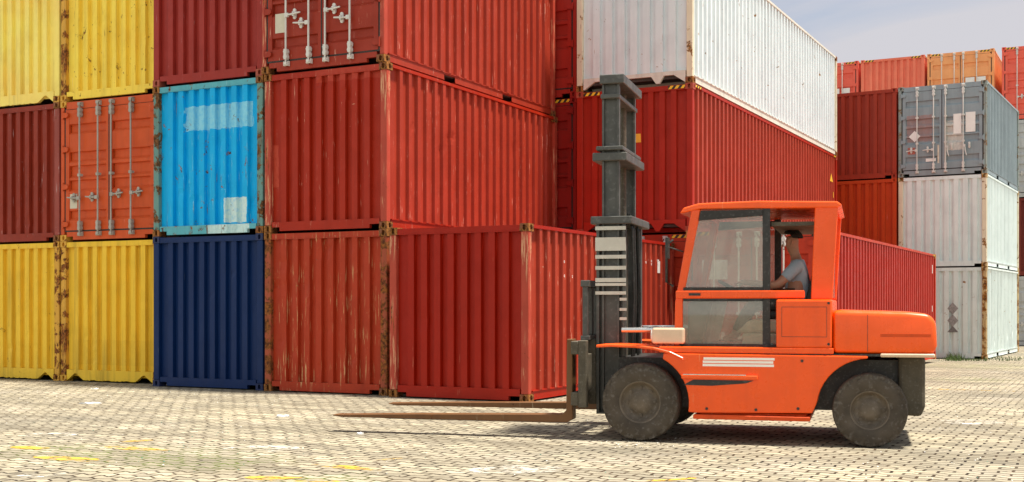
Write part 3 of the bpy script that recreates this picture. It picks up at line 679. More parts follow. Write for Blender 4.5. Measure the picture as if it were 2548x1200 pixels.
for y in ys:
    for x in xs: mb.v.append((x, y, ground_z(y)))
for i in range(len(ys)-1):
    for k in range(len(xs)-1):
        n = len(xs); mb.f.append((i*n+k, i*n+k+1, (i+1)*n+k+1, (i+1)*n+k)); mb.m.append(0); mb.sm.append(True)
tag(mb.build('paved_ground', M_PAVE, fix=False), kind='structure')

def worn(name, colr, cover, seed):
    g = NG(name); bc, mort, P, sp = paver_nodes(g)
    g.l(g.mix(g.ramp(g.noise(P, 6, 4), 0.4, 0.7, 0, 0.6), colr, darken(colr, 0.8)), g.b.inputs['Base Color']); g.b.inputs['Roughness'].default_value = 0.8
    tcn = g.n('ShaderNodeTexCoord'); s2 = g.n('ShaderNodeSeparateXYZ'); g.l(tcn.outputs['Generated'], s2.inputs[0])
    ex = g.math('MULTIPLY', g.math('SUBTRACT', 0.5, g.math('ABSOLUTE', g.math('SUBTRACT', s2.outputs[0], 0.5))), 2.0)
    ey = g.math('MULTIPLY', g.math('SUBTRACT', 0.5, g.math('ABSOLUTE', g.math('SUBTRACT', s2.outputs[1], 0.5))), 2.0)
    edge = g.ramp(g.math('MULTIPLY', ex, ey), 0.0, 0.16)
    c1 = g.n('ShaderNodeCombineXYZ'); c1.inputs[0].default_value = seed
    va = g.n('ShaderNodeVectorMath', operation='ADD'); g.l(P, va.inputs[0]); g.l(c1.outputs[0], va.inputs[1])
    w = g.math('ADD', g.noise(va.outputs[0], 2.4, 7, 0.7), g.math('MULTIPLY', g.math('SUBTRACT', edge, 1.0), 0.35))
    al = g.math('MULTIPLY', g.ramp(w, cover, cover+0.10), g.math('SUBTRACT', 1.0, g.math('MULTIPLY', mort, 0.75)), clamp=True)
    g.l(al, g.b.inputs['Alpha']); return g.mat
def strip(name, p0, p1, w, mat, z=0.004):
    a, b = Vector(gp(*p0)), Vector(gp(*p1)); d = (b-a); L_ = d.length
    mb = MB(); mb.add([(0, -w/2, 0), (L_, -w/2, 0), (L_, w/2, 0), (0, w/2, 0)], [(0, 1, 2, 3)])
    o = mb.build(name, mat, fix=False); o.location = (a.x, a.y, z+ground_z(a.y)); o.rotation_euler = (0, 0, math.atan2(d.y, d.x))
    return tag(o, kind='structure')
YL = worn('worn yellow road paint', (0.70, 0.42, 0.05), 0.46, 3.0); WLn = worn('worn white paint and glare', (0.60, 0.56, 0.48), 0.47, 9.0)
for p0, p1, w in (((25, 1112), (125, 1118), 0.24), ((245, 1110), (450, 1127), 0.24), ((70, 1136), (290, 1151), 0.26), ((280, 1101), (390, 1096), 0.16),
                  ((755, 1156), (995, 1173), 0.20), ((590, 1187), (870, 1203), 0.28), ((930, 1146), (1010, 1141), 0.1),
                  ((2295, 968), (2548, 975), 0.16), ((1590, 1199), (1745, 1190), 0.1)):
    strip('yellow_line', p0, p1, w, YL)
for p0, p1, w in (((30, 1083), (205, 1083), 0.5), ((540, 1118), (760, 1116), 0.7), ((1150, 1172), (1420, 1166), 0.6), ((2330, 1052), (2500, 1050), 0.7), ((-20, 1185), (180, 1180), 0.4), ((2425, 922), (2530, 924), 0.35)):
    strip('white_glare_mark', p0, p1, w, WLn)  # worn white marks that also paint overexposed glare onto the pavers

# litter
def scatter(name, n, mat, areas, smin, smax, label):
    mb = MB(); rng = random.Random(n)
    for i in range(n):
        u0, u1, v0, v1 = rng.choice(areas); x, y = gp(rng.uniform(u0, u1), rng.uniform(v0, v1)); s_ = rng.uniform(smin, smax); a = rng.uniform(0, 6.28)
        k = rng.randint(4, 6); h = rng.uniform(0.15, 0.5)*s_; z = ground_z(y)+0.002
        ring = [(x+s_*math.cos(a+6.283*j/k)*rng.uniform(.6, 1), y+s_*math.sin(a+6.283*j/k)*rng.uniform(.6, 1), z) for j in range(k)]
        top = [(x+(p[0]-x)*.6, y+(p[1]-y)*.6, z+h) for p in ring]
        mb.add(ring+top, [tuple(range(k, 2*k))]+[(j, (j+1) % k, k+(j+1) % k, k+j) for j in range(k)])
    return tag(mb.build(name, mat), label, 'litter', kind='stuff')
FRONT = [(0, 700, 950, 1010), (0, 660, 965, 1000), (0, 900, 1000, 1160), (900, 1700, 1040, 1190), (1480, 1700, 1090, 1115), (1700, 2540, 1120, 1200), (2330, 2548, 910, 1100)]
scatter('pale_litter', 330, M_WHITEL, FRONT, 0.004, 0.011, 'tiny pale scraps of litter scattered over the pavers')
scatter('green_litter', 120, plain('green glass', (0.02, 0.22, 0.16), 0.25), [(0, 800, 1040, 1180), (400, 700, 1000, 1120), (1000, 2500, 1080, 1190), (1880, 1980, 1062, 1068)], 0.005, 0.012, 'tiny bits of green glass scattered over the pavers')
scatter('dark_litter', 160, plain('dark grit', (0.05, 0.035, 0.025), 0.8), FRONT, 0.005, 0.014, 'small dark grit and leaf bits scattered over the pavers')
def scrap(u, v, sx, sy, seed, label):
    rng = random.Random(seed); x, y = gp(u, v); mb = MB(); k = 12; vs = [(0, 0, 0.018)]
    for j in range(k):
        a = 6.283*j/k; q = rng.uniform(.7, 1.1); vs.append((sx*q*math.cos(a), sy*q*math.sin(a), 0.006+rng.uniform(0, .02)))
    mb.add(vs, [(0, 1+j, 1+(j+1) % k) for j in range(k)]); vb = [(p[0], p[1], 0.001) for p in vs[1:]]
    mb.add(vs[1:]+vb, [(j, (j+1) % k, k+(j+1) % k, k+j) for j in range(k)])
    o = mb.build('paper_scrap', M_WHITEL); o.location = (x, y, ground_z(y)); o.rotation_euler = (0, 0, YAW)
    return tag(o, label, 'litter', 'paper scraps on the pavers')
scrap(225, 1005, 0.17, 0.07, 1, 'long white paper scrap on the pavers in front of the yellow containers')
scrap(703, 1037, 0.08, 0.06, 2, 'small white paper scrap on the pavers left of the near fork tip')
scrap(237, 969, 0.07, 0.05, 3, 'small white paper scrap close to the foot of the stained yellow container')
scrap(896, 1081, 0.05, 0.04, 4, 'tiny white paper scrap on the pavers in front of the near fork')
# grass at the foot of the white container
mb = MB(); rng = random.Random(5)
for i in range(700):
    t = rng.random(); u = rng.choice((rng.gauss(2378, 16), rng.uniform(2332, 2456), rng.uniform(2400, 2548))); v = rng.uniform(889, 899)
    x, y = gp(u, v, -0.089); h = rng.uniform(0.03, 0.12)*(2.0 if abs(u-2378) < 22 else 0.75); a = rng.uniform(0, 6.28); w = 0.012; l = rng.uniform(-.5, .5)*h
    dx, dy = math.cos(a)*w, math.sin(a)*w
    mb.add([(x-dx, y-dy, -0.089), (x+dx, y+dy, -0.089), (x+l, y+l*.6, -0.089+h)], [(0, 1, 2)])
tag(mb.build('grass', plain('grass blades', (0.07, 0.13, 0.02), 0.6, var=0.5), fix=False), 'green grass tuft growing at the foot of the weathered white container', 'grass', kind='stuff')

# ------------------------------------------------------------------ forklift
c_, s_ = math.cos(YAW), math.sin(YAW)
def rd(r, d): return Vector((r*c_ - d*s_, r*s_ + d*c_, 0))
fw = rd(-.97, .245).normalized(); org0 = rd(.72+.245, 12.15+.97)     # middle of the front axle
FK = empty('forklift_truck', (org0.x, org0.y, 0), math.atan2(fw.y, fw.x))
tag(FK, 'orange forklift truck with raised mast and long forks crossing the yard', 'forklift')
fo = paint('orange machine paint', (0.86, 0.085, 0.0), rust=0.0, scratch=0.25, dirt=0.15, fade=0.15, seed=71, spec=0.5, rough=0.25, scol=(0.9,0.5,0.25))
fo2 = paint('orange cast iron paint', (0.90, 0.095, 0.002), rust=0.0, scratch=0.2, dirt=0.12, fade=0.2, seed=72, spec=0.5, rough=0.26, scol=(0.9,0.55,0.3))
fred = paint('red orange sill paint', (0.60, 0.07, 0.01), rust=0.03, scratch=0.5, dirt=0.4, seed=73)
fblk = plain('black machine parts', (0.022, 0.021, 0.019), 0.5)
fgry = plain('grey mast steel', (0.075, 0.076, 0.068), 0.42, var=0.5, scale=4)
fdst = plain('dusty steel and shade brown', (0.085, 0.070, 0.045), 0.7, var=0.4)
ffork = paint('worn fork steel', (0.15, 0.070, 0.028), rust=0.35, scratch=0.8, seed=74, scol=(0.45,0.36,0.24), rustcol=((0.22,0.08,0.02),(0.04,0.018,0.01)))
ftyre = plain('dusty tyre rubber', (0.072, 0.056, 0.040), 0.85, var=0.4, scale=5)
frim = plain('dusty wheel rim', (0.13, 0.10, 0.07), 0.6, var=0.4, scale=6)
fcrm = plain('cream interior panel', (0.62, 0.58, 0.44), 0.5)
fbei = plain('beige lamp housing', (0.70, 0.52, 0.36), 0.4, var=0.1)
fchr = plain('bright steel', (0.70, 0.70, 0.68), 0.22, metal=0.9)
fwht = plain('white lettering', (0.86, 0.82, 0.74), 0.5, var=0.05)
fband = plain('pale grey hose bands', (0.56, 0.54, 0.47), 0.5, var=0.15)
GL = glass_mat('cab glass', (0.86, 0.86, 0.82), 0.10, 0.14)
def arc(cx_, cz_, r, a0, a1, n): return [(cx_+r*math.cos(R(a0+(a1-a0)*i/n)), cz_+r*math.sin(R(a0+(a1-a0)*i/n))) for i in range(n+1)]
# main body between the wheels; profile (forward, up)
prof = [(-0.60, 0.315)] + arc(0, 0.41, 0.515, 190, 118, 10) + [(-0.25, 0.925), (-2.30, 0.915)] + arc(-2.32, 0.37, 0.52, 88, 8, 10) + [(-1.76, 0.335)]
mb = MB(); mb.prism(prof, 1, 0.62, 0.985); mb.prism(prof, 1, -0.985, -0.62)
body = mb.build('body_side', fo, FK, bevel=0.025, seg=2)
mb = MB(); mb.box((-2.75, -0.615, 0.34), (0.30, 0.615, 0.86)); mb.build('chassis', fblk, FK)
mb = MB(); mb.box((-0.10, -0.66, 0.33), (0.10, 0.66, 0.49)); mb.box((-2.40, -0.66, 0.30), (-2.24, 0.66, 0.44)); mb.build('axle', fdst, FK)
# flat black plate painting the shade of a step recess, bright nosing above
mb = MB(); mb.prism([(-0.46, 0.60), (-0.56, 0.655), (-1.18, 0.655), (-1.10, 0.625), (-0.75, 0.595)], 1, 0.9845, 0.9885); mb.build('step_shade_plate', fblk, FK)
mb = MB(); mb.box((-1.22, 0.982, 0.664), (-0.44, 1.012, 0.705)); mb.build('step_tread', fo2, FK, bevel=0.006)
mb = MB(); mb.box((-1.10, 0.99, 0.7055), (-0.46, 1.010, 0.713)); mb.build('step_edge', fchr, FK)
mb = MB(); mb.box((-1.74, -1.0, 0.252), (-0.56, 1.0, 0.298)); mb.box((-1.70, -0.93, 0.298), (-0.62, 0.93, 0.318)); mb.build('sill', fred, FK, bevel=0.008)
# upper deck with the black seam under it
mb = MB(); mb.box((-2.86, -0.955, 0.912), (-0.22, 0.955, 0.934)); mb.build('seam', fblk, FK)
mb = MB(); mb.box((-1.97, -0.975, 0.930), (-0.20, 0.975, 0.992)); mb.build('cab_floor', fo, FK, bevel=0.012, seg=2)
# front mudguard over the driving wheel
top = [(0.46, 1.005), (0.30, 1.012), (0.05, 1.005), (-0.15, 0.985), (-0.32, 0.945), (-0.46, 0.88)]
low = [(x, z-0.028) for x, z in reversed(top)]
for (ya_, yb_) in ((0.52, 1.0), (-1.0, -0.52)):
    mb = MB(); mb.prism(top+low, 1, ya_, yb_); mb.build('mudguard', fo2, FK, bevel=0.006)
# counterweight and hood
mb = MB(); mb.prism([(-1.96, 0.936), (-2.93, 0.936), (-2.96, 1.02), (-2.95, 1.26), (-2.88, 1.335), (-2.70, 1.352), (-1.96, 1.372)], 1, -0.96, 0.96)
cw = mb.build('counterweight', fo2, FK, bevel=0.075, seg=5)
for p in cw.data.polygons: p.use_smooth = True
mb = MB(); mb.box((-2.90, -0.962, 1.105), (-2.42, 0.962, 1.135)); mb.build('hood_slot', fred, FK)
mb = MB(); mb.box((-2.94, -0.945, 0.905), (-2.42, 0.972, 0.942)); mb.build('bumper_strip', fbei, FK, bevel=0.01)
mb = MB(); mb.prism([(-2.60, 0.31), (-2.82, 0.30), (-2.86, 0.40), (-2.86, 0.904), (-2.60, 0.904)], 1, -0.90, 0.70); mb.build('rear_ballast', fdst, FK, bevel=0.03, seg=2)  # lower counterweight coloured dark brown to paint the shade under it
# cab
mb = MB(); mb.box((-1.955, 0.80, 0.990), (-1.40, 0.972, 1.478)); mb.box((-1.955, -0.972, 0.990), (-1.40, -0.80, 1.478)); mb.box((-1.955, -0.80, 0.990), (-1.80, 0.80, 1.478)); mb.build('cab_rear_panel', fo, FK, bevel=0.02, seg=2)
rf = [(-0.40, 2.375), (-0.44, 2.435), (-0.60, 2.478), (-1.2, 2.492), (-2.00, 2.470), (-2.05, 2.43), (-2.0, 2.405), (-0.62, 2.418)]
mb = MB(); mb.prism(rf, 1, -0.86, 0.86); rfo = mb.build('cab_roof', fo2, FK, bevel=0.014, seg=2)
for sy in (1, -1):
    mb = MB(); y0_, y1_ = sorted((sy*0.845, sy*0.785))
    mb.prism([(-0.34, 1.0), (-0.43, 1.0), (-0.43, 1.45), (-0.62, 2.417), (-0.52, 2.41), (-0.35, 1.45)], 1, y0_, y1_); mb.build('front_pillar', fo, FK, bevel=0.008)
    mb = MB(); mb.prism([(-1.74, 1.479), (-1.955, 1.479), (-2.01, 2.414), (-1.78, 2.416)], 1, y0_, y1_); mb.build('rear_pillar', fo, FK, bevel=0.008)
    mb = MB(); mb.box((-1.33, min(sy*0.84, sy*0.79), 1.0), (-1.255, max(sy*0.84, sy*0.79), 2.415)); mb.build('door_pillar', fblk, FK)
    # door: waist rail, seals, two panes
    mb = MB(); q = sorted((sy*0.872, sy*0.80)); mb.box((-1.68, q[0], 1.490), (-0.36, q[1], 1.572)); dr = mb.build('door', fo, FK, bevel=0.01)
    q = sorted((sy*0.862, sy*0.81))
    for (xa, za, zb_) in ((-1.254, 1.573, 1.605), (-1.254, 1.462, 1.489)):
        mb = MB(); mb.box((xa, q[0], za), (-0.44, q[1], zb_)); mb.build('door_seal', M_GASKET, dr)
    mb = MB(); mb.box((-1.42, q[0], 0.994), (-0.40, q[1], 1.020)); mb.build('door_seal', M_GASKET, dr)
    mb = MB(); mb.prism([(-0.60, 2.30), (-0.62, 2.40), (-1.254, 2.40), (-1.254, 2.34)], 1, *q); mb.build('door_seal', M_GASKET, dr)
    q = sorted((sy*0.838, sy*0.832))
    mb = MB(); mb.prism([(-0.445, 1.606), (-1.254, 1.606), (-1.254, 2.338), (-0.600, 2.298)], 1, *q); mb.build('window', GL, dr, fix=True)
    mb = MB(); mb.box((-1.254, q[0], 1.021), (-0.432, q[1], 1.461)); mb.build('window', GL, dr)
    mb = MB(); mb.box((-0.62, q[0]+sy*.01, 1.52), (-0.50, q[1]+sy*.045, 1.545)); mb.build('door_handle', fblk, dr)
mb = MB(); mb.box((-1.80, -0.78, 2.235), (-1.34, 0.78, 2.275)); mb.build('roof_bar', fdst, FK)
mb = MB(); mb.prism([(-0.405, 1.02), (-0.411, 1.02), (-0.411, 1.45), (-0.585, 2.38), (-0.579, 2.38), (-0.405, 1.455)], 1, -0.78, 0.78); mb.build('windscreen', GL, FK)
mb = MB(); mb.box((-1.94, -0.78, 1.50), (-1.934, 0.78, 2.38)); mb.build('rear_window', GL, FK)
# inside the cab
mb = MB(); mb.box((-1.75, -0.36, 0.993), (-1.02, 0.62, 1.13)); mb.prism([(-0.95, 1.13), (-1.75, 1.13), (-1.75, 1.27), (-1.10, 1.27)], 1, -0.36, 0.62); mb.build('engine_cover', fcrm, FK, bevel=0.03, seg=2)
mb = MB(); mb.box((-1.74, -0.25, 1.271), (-1.20, 0.25, 1.36)); mb.prism([(-1.62, 1.361), (-1.74, 1.361), (-1.86, 1.86), (-1.76, 1.88)], 1, -0.25, 0.25); mb.build('seat', fblk, FK, bevel=0.035, seg=3)
mb = MB(); mb.prism([(-0.46, 0.993), (-0.62, 0.993), (-0.72, 1.46), (-0.66, 1.53), (-0.46, 1.44)], 1, -0.70, 0.70); mb.build('dashboard', fgry, FK, bevel=0.02, seg=2)
mb = MB(); mb.tube([(-0.60, 0, 1.45), (-0.82, 0, 1.58)], 0.028)
wc, wn_ = Vector((-0.86, 0, 1.60)), Vector((-0.5, 0, 0.86)).normalized(); wu = Vector((0, 1, 0)); wv = wn_.cross(wu)
ring = [wc+(wu*math.cos(6.2832*k/20)+wv*math.sin(6.2832*k/20))*0.175 for k in range(21)]
mb.tube(ring, 0.016, 8, cap=False)
for k in range(3): mb.tube([wc, wc+(wu*math.cos(2.094*k)+wv*math.sin(2.094*k))*0.17], 0.011, 6)
mb.build('steering_wheel', fblk, FK)
# lamps on the mudguard
mb = MB(); mb.box((-0.46, 0.70, 1.020), (-0.12, 0.93, 1.185)); lp = mb.build('front_lamp', fbei, FK, bevel=0.02, seg=2)
mb = MB(); mb.tube([(-0.118, 0.815, 1.10), (-0.10, 0.815, 1.10)], 0.07, 20); mb.build('lens', fwht, lp)
mb = MB(); mb.box((-0.46, -0.93, 1.020), (-0.12, -0.70, 1.185)); mb.build('front_lamp', fbei, FK, bevel=0.02, seg=2)
mb = MB(); mb.tube([(-0.34, 0.62, 1.16), (0.26, 0.62, 1.155)], 0.028, 14); tc_ = mb.build('tilt_cylinder', fchr, FK)
mb = MB(); mb.tube([(-0.34, -0.62, 1.16), (0.26, -0.62, 1.155)], 0.028, 14); mb.build('tilt_cylinder', fchr, FK)
# the lettering on the side: three broken white bars, as far as the photograph shows it
rng = random.Random(4); mb = MB()
for r_ in range(3):
    z = 0.795+r_*0.033; mb.box((-1.39+rng.uniform(0, .04), 0.9846, z), (-0.655-rng.uniform(0, .03), 0.9872, z+0.025))
mb.build('lettering', fwht, body)
# small fittings
mb = MB()
for (xx, zz) in ((-1.36, 1.44), (-1.92, 1.44), (-1.36, 1.03), (-1.92, 1.03)): mb.tube([(xx, 0.965, zz), (xx, 0.982, zz)], 0.013, 8)
for (xx, zz) in ((-0.70, 0.36), (-1.20, 0.36), (-1.62, 0.38), (-1.66, 0.86)): mb.tube([(xx, 0.97, zz), (xx, 0.994, zz)], 0.015, 8)
mb.build('bolt', fblk, body)
mb = MB(); mb.box((-1.90, 0.9725, 1.10), (-1.46, 0.9738, 1.104)); mb.box((-1.90, 0.9725, 1.40), (-1.46, 0.9738, 1.404)); mb.box((-1.904, 0.9725, 1.10), (-1.90, 0.9738, 1.404)); mb.box((-1.46, 0.9725, 1.10), (-1.456, 0.9738, 1.404)); mb.build('panel_gap', fblk, FK)
mb = MB(); mb.box((-2.30, 0.9605, 0.96), (-2.296, 0.9618, 1.33)); mb.build('panel_gap', fblk, FK)
mb = MB(); mb.tube([(-0.33, 0.86, 1.62), (-0.27, 0.90, 1.66), (-0.27, 0.90, 2.05), (-0.33, 0.86, 2.10)], 0.014, 8); mb.build('grab_handle', fblk, FK)
mb = MB(); mb.tube([(-0.43, 0.80, 1.98), (-0.30, 0.93, 2.02)], 0.009, 6); mb.prism([(0.90, 1.90), (1.02, 1.90), (1.02, 2.12), (0.90, 2.12)], 0, -0.305, -0.275); mb.build('mirror', fblk, FK, bevel=0.01)
mb = MB(); mb.tube([(-1.72, -0.3, 2.47), (-1.72, -0.3, 2.49)], 0.06, 16); mb.build('beacon_base', fblk, FK)
for k_, yy in enumerate((0.40, 0.30, 0.05)):
    mb = MB(); mb.tube([(0.20, yy, 0.70), (0.17, yy, 1.5), (0.19, yy, 2.25)], 0.014, 8); mb.tube([(0.19, yy, 2.25), (0.24, yy, 2.42), (0.30, yy, 2.30)], 0.014, 8); mb.build('hose', fblk, FK)
# wheels
def wheel(sx, r, w, yc, rimr):
    e = bpy.data.objects.new('wheel', None); C.objects.link(e); e.parent = FK; e.location = (sx, yc, r); e.empty_display_size = .2
    h = w/2; sd = 1 if yc > 0 else -1
    mb = MB()
    mb.lathe([(rimr, -h*.86), (rimr+.02, -h*.97), (r*.80, -h), (r*.94, -h*.93), (r*.985, -h*.72), (r*.99, 0), (r*.985, h*.72), (r*.94, h*.93), (r*.80, h), (rimr+.02, h*.97), (rimr, h*.86)], 0, 0, 48)
    n = 18
    for k in range(n):       # chevron lugs
        for side in (1, -1):
            a0 = 2*math.pi*(k+(.5 if side < 0 else 0))/n; vs = []
            for rr in (r*.93, r*1.0):
                for (da, yy) in ((0, .05*h), (.16, .05*h), (.30, h*.98), (.12, h*.98)):
                    a = a0+da*(.9); q = rr if yy < h*.5 else rr-.014
                    vs.append((q*math.cos(a), side*yy, q*math.sin(a)))
            mb.add(vs, [(0, 1, 2, 3), (4, 5, 6, 7), (0, 1, 5, 4), (1, 2, 6, 5), (2, 3, 7, 6), (3, 0, 4, 7)])
        a0 = 2*math.pi*k/n; vs = []
        for yy in (h*.93, h*1.012):      # shoulder blocks on the outer wall
            for (da, rr) in ((0, r*.80), (.10, r*.80), (.16, r*.95), (.02, r*.95)): vs.append((rr*math.cos(a0+da), sd*yy*(1 if rr < r*.9 else .97), rr*math.sin(a0+da)))
        mb.add(vs, [(0, 1, 2, 3), (4, 5, 6, 7), (0, 1, 5, 4), (1, 2, 6, 5), (2, 3, 7, 6), (3, 0, 4, 7)])
    mb.build('tyre', ftyre, e)
    mb = MB()
    mb.lathe([(rimr+.012, sd*h*.86), (rimr, sd*h*.90), (rimr*.93, sd*h*.78), (rimr*.86, sd*h*.45), (rimr*.62, sd*h*.38), (rimr*.50, sd*h*.55), (rimr*.30, sd*h*.62), (0.002, sd*h*.64)], 0, 0, 40)
    for k in range(8):
        a = 2*math.pi*k/8; mb.tube([(rimr*.68*math.cos(a), sd*h*.36, rimr*.68*math.sin(a)), (rimr*.68*math.cos(a), sd*h*.50, rimr*.68*math.sin(a))], .016, 6)
    mb.build('rim', frim, e)
for sy in (1, -1):
    wheel(0.0, 0.41, 0.30, sy*0.83, 0.215); wheel(-2.32, 0.372, 0.28, sy*0.82, 0.19)
# mast
for yy in (0.50, -0.40):
    mb = MB()
    mb.box((0.22, yy-.05, 0.24), (0.56, yy+.05, 0.262+.0)); mb.prism([(0.24, yy-.045), (0.56, yy-.045), (0.56, yy-.025), (0.27, yy-.025), (0.27, yy+.045), (0.24, yy+.045)], 2, 0.262, 2.30)
    mb.prism([(0.5605, yy-.045), (0.5605, yy+.045), (0.53, yy+.045), (0.53, yy-.0245), (0.56, yy-.0245)], 2, 0.262, 2.30)
    outer = mb.build('outer_mast_rail', fgry, FK)
    if yy > 0:
        for (za, zb_) in ((2.235, 2.275), (2.01, 2.155), (1.925, 1.965), (1.805, 1.845), (1.67, 1.715), (1.63, 1.66), (1.535, 1.57)):
            mb2 = MB(); mb2.box((0.232, yy+.046, za), (0.568, yy+.064, zb_)); mb2.build('pale_band', fband, outer)
        mb2 = MB()
        for zz in (1.47, 1.36, 1.26): mb2.box((0.225, yy+.046, zz), (0.30, yy+.06, zz+.03))
        mb2.build('pale_band', fband, outer)
    yi = yy-.005 if yy > 0 else yy+.005
    mb = MB(); mb.prism([(0.31, yi-.02), (0.50, yi-.02), (0.50, yi+.035), (0.478, yi+.035), (0.478, yi), (0.332, yi), (0.332, yi+.035), (0.31, yi+.035)], 2, 0.30, 3.92); mb.build('inner_mast_rail', fgry, FK)
for (z, h, x0_, x1_) in ((2.30, 0.085, 0.16, 0.62), (3.82, 0.10, 0.25, 0.52), (2.985, 0.09, 0.22, 0.60), (3.10, 0.045, 0.26, 0.56), (0.52, 0.14, 0.24, 0.40), (3.66, 0.05, 0.30, 0.51)):
    mb = MB(); mb.box((x0_, -0.47, z), (x1_, 0.57, z+h)); mb.build('mast_crossbar', fgry, FK, bevel=0.008)
for yy in (0.24, -0.14):
    mb = MB(); mb.tube([(0.40, yy, 0.40), (0.40, yy, 2.30)], 0.052, 16); mb.tube([(0.40, yy, 2.385), (0.40, yy, 3.82)], 0.034, 14); mb.build('lift_cylinder', fdst, FK)
for yy in (0.36, -0.26):
    mb = MB(); mb.box((0.50, yy-.02, 0.9), (0.512, yy+.02, 3.80)); mb.build('lift_chain', fblk, FK)
# carriage, load guard, forks
mb = MB()
mb.box((0.66, -0.98, 0.36), (0.74, 0.98, 0.50)); mb.box((0.66, -0.98, 0.90), (0.74, 0.98, 1.04))
for yy in (0.93, 0.46, -0.36, -0.93): mb.box((0.57, yy-.05, 0.34), (0.66, yy+.05, 1.05))
mb.box((0.60, 0.58, 0.50), (0.655, 0.90, 0.90)); mb.box((0.60, -0.90, 0.50), (0.655, -0.58, 0.90))
mb.build('carriage', fdst, FK, bevel=0.008)
mb = MB()
mb.box((0.62, -0.62, 1.62), (0.72, 0.62, 1.69)); mb.box((0.62, -0.62, 1.041), (0.72, 0.62, 1.09))
for yy in (0.58, 0.36, 0.12, -0.12, -0.36, -0.58): mb.box((0.64, yy-.035, 1.09), (0.70, yy+.035, 1.62))
mb.build('load_guard', fgry, FK, bevel=0.006)
for yy in (0.80, -0.78):
    mb = MB(); y0_, y1_ = yy-.08, yy+.08
    mb.prism([(0.745, 1.06), (0.745, 0.205), (0.81, 0.172), (1.0, 0.170), (3.42, 0.168), (3.52, 0.182), (3.52, 0.195), (2.6, 0.222), (0.86, 0.258), (0.815, 0.30), (0.805, 1.06)], 1, y0_, y1_)
    mb.build('fork', ffork, FK, bevel=0.006)

# ------------------------------------------------------------------ driver
def skin_mesh(name, verts, edges, rad, mat, parent=None, loc=None, rot=None, sub=2):
    me = bpy.data.meshes.new(name); me.from_pydata(verts, edges, [])
    o = bpy.data.objects.new(name, me); C.objects.link(o)
    sk = o.modifiers.new('skin', 'SKIN'); sk.use_smooth_shade = True
    for i, r in enumerate(rad):
        me.skin_vertices[0].data[i].radius = (r, r) if not isinstance(r, tuple) else r
    me.skin_vertices[0].data[0].use_root = True
    sb = o.modifiers.new('sub', 'SUBSURF'); sb.levels = sb.render_levels = sub
    bpy.context.view_layer.update()
    ev = o.evaluated_get(bpy.context.evaluated_depsgraph_get()); m2 = bpy.data.meshes.new_from_object(ev)
    o.modifiers.clear(); o.data = m2; m2.materials.clear(); m2.materials.append(mat)
    for p in m2.polygons: p.use_smooth = True
    if parent: o.parent = parent
    return o
V, Ed, Rd = [], [], []
def jt(p, r, parent=None):
    V.append(p); Rd.append(r)
    if parent is not None: Ed.append((parent, len(V)-1))
    return len(V)-1
pel = jt((-1.53, 0, 1.46), (.14, .15)); wst = jt((-1.58, 0, 1.60), (.12, .14), pel); chs = jt((-1.58, 0, 1.78), (.13, .16), wst)
nb = jt((-1.55, 0, 1.92), .065, chs); nk = jt((-1.53, 0, 1.98), .052, nb)
h1 = jt((-1.505, 0, 2.045), (.078, .072), nk); h2 = jt((-1.50, 0, 2.12), (.098, .078), h1); h3 = jt((-1.51, 0, 2.18), (.085, .07), h2)
for sy in (1, -1):
    sh = jt((-1.57, sy*.19, 1.84), .068, chs); el = jt((-1.36, sy*.26, 1.63), .048, sh); wr = jt((-1.06, sy*.19, 1.665), .032, el)
    hd = jt((-0.99, sy*.175, 1.675), (.018, .036), wr)
    for q, (dy, ln) in enumerate(((-.030, .062), (-.010, .075), (.010, .070), (.030, .055))):
        f1 = jt((-0.95, sy*.175+dy, 1.675-.004*q), .0095, hd); f2 = jt((-0.95+ln*.5, sy*.175+dy, 1.655), .0088, f1); jt((-0.955+ln*.45, sy*.175+dy, 1.628), .0078, f2)
    t1 = jt((-0.985, sy*.125, 1.66), .010, hd); jt((-0.955, sy*.118, 1.645), .0085, t1)
    hp = jt((-1.47, sy*.10, 1.44), .085, pel); kn = jt((-1.07, sy*.15, 1.42), .062, hp); an = jt((-0.88, sy*.15, 1.08), .04, kn); jt((-0.76, sy*.15, 1.04), .038, an)
skinm = plain('skin', (0.50, 0.28, 0.19), 0.5, var=0.1); shirt = plain('pale blue shirt', (0.42, 0.60, 0.72), 0.8, var=0.25, scale=5); trs = plain('dark work trousers', (0.05, 0.055, 0.045), 0.8)
DR = skin_mesh('person', V, Ed, Rd, skinm)
DR.location = FK.location; DR.rotation_euler = FK.rotation_euler
tag(DR, 'seated driver in a pale blue shirt inside the orange forklift cab', 'person')
V, Ed, Rd = [], [], []
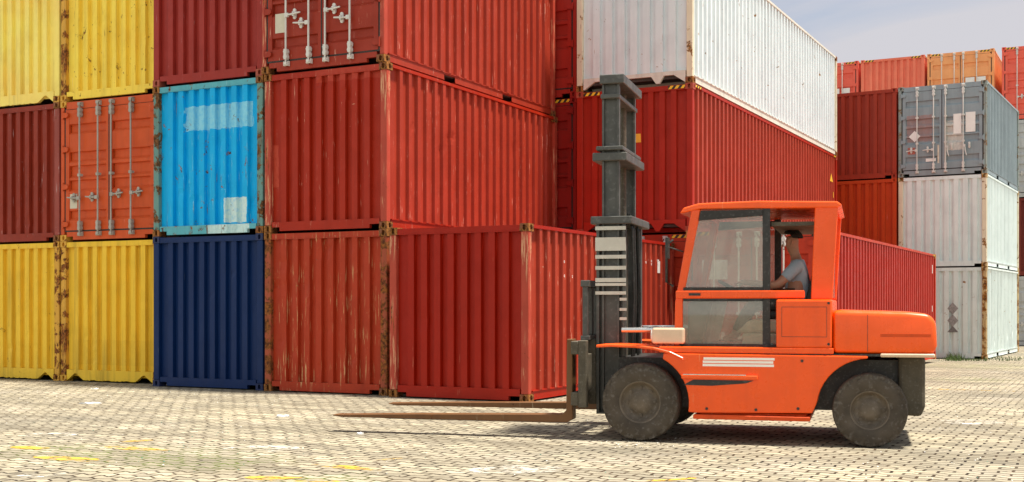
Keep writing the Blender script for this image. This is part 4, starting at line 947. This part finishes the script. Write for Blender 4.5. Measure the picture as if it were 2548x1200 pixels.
a = jt((-1.53, 0, 1.44), (.155, .17)); b = jt((-1.58, 0, 1.60), (.135, .16), a); c = jt((-1.58, 0, 1.78), (.145, .18), b); jt((-1.56, 0, 1.90), .075, c)
for sy in (1, -1): s1 = jt((-1.57, sy*.19, 1.845), .082, c); jt((-1.42, sy*.245, 1.69), .066, s1)
skin_mesh('shirt', V, Ed, Rd, shirt, DR)
V, Ed, Rd = [], [], []
a = jt((-1.52, 0, 1.45), (.15, .165))
for sy in (1, -1): hp = jt((-1.45, sy*.10, 1.44), .095, a); kn = jt((-1.07, sy*.15, 1.425), .074, hp); jt((-0.90, sy*.15, 1.12), .058, kn)
skin_mesh('trousers', V, Ed, Rd, trs, DR)
hairm = plain('dark hair', (0.02, 0.014, 0.01), 0.7)
mb = MB(); n = 16
for i in range(7):
    ph = i/6*1.45
    for k in range(n):
        th = 2*math.pi*k/n; fx = math.sin(ph)*math.cos(th); q = 1.0 if fx < .3 or ph < .9 else .86
        mb.v.append((-1.512+.112*q*fx, .090*q*math.sin(ph)*math.sin(th), 2.135+.118*math.cos(ph)+(0.05 if fx > .2 and ph > 1.1 else 0)))
for i in range(6):
    for k in range(n): mb.f.append((i*n+k, i*n+(k+1) % n, (i+1)*n+(k+1) % n, (i+1)*n+k)); mb.m.append(0); mb.sm.append(True)
mb.build('hair', hairm, DR)
mb = MB()
for sy in (1, -1):
    mb.tube([(-1.408, sy*.032, 2.108), (-1.402, sy*.032, 2.108)], [.012, .008], 10)
mb.build('eyes', plain('eye', (0.03, 0.025, 0.02), 0.2), DR)
mb = MB(); mb.prism([(-1.412, 2.10), (-1.380, 2.062), (-1.412, 2.055)], 1, -.014, .014)
for sy in (1, -1): mb.tube([(-1.50, sy*.078, 2.07), (-1.505, sy*.092, 2.095), (-1.51, sy*.088, 2.125)], [.010, .016, .010], 8)
mb.build('face', skinm, DR)
mb = MB(); mb.box((-1.420, -.026, 2.026), (-1.408, .026, 2.034)); mb.build('mouth', plain('lips', (0.30, 0.11, 0.08), 0.5), DR)
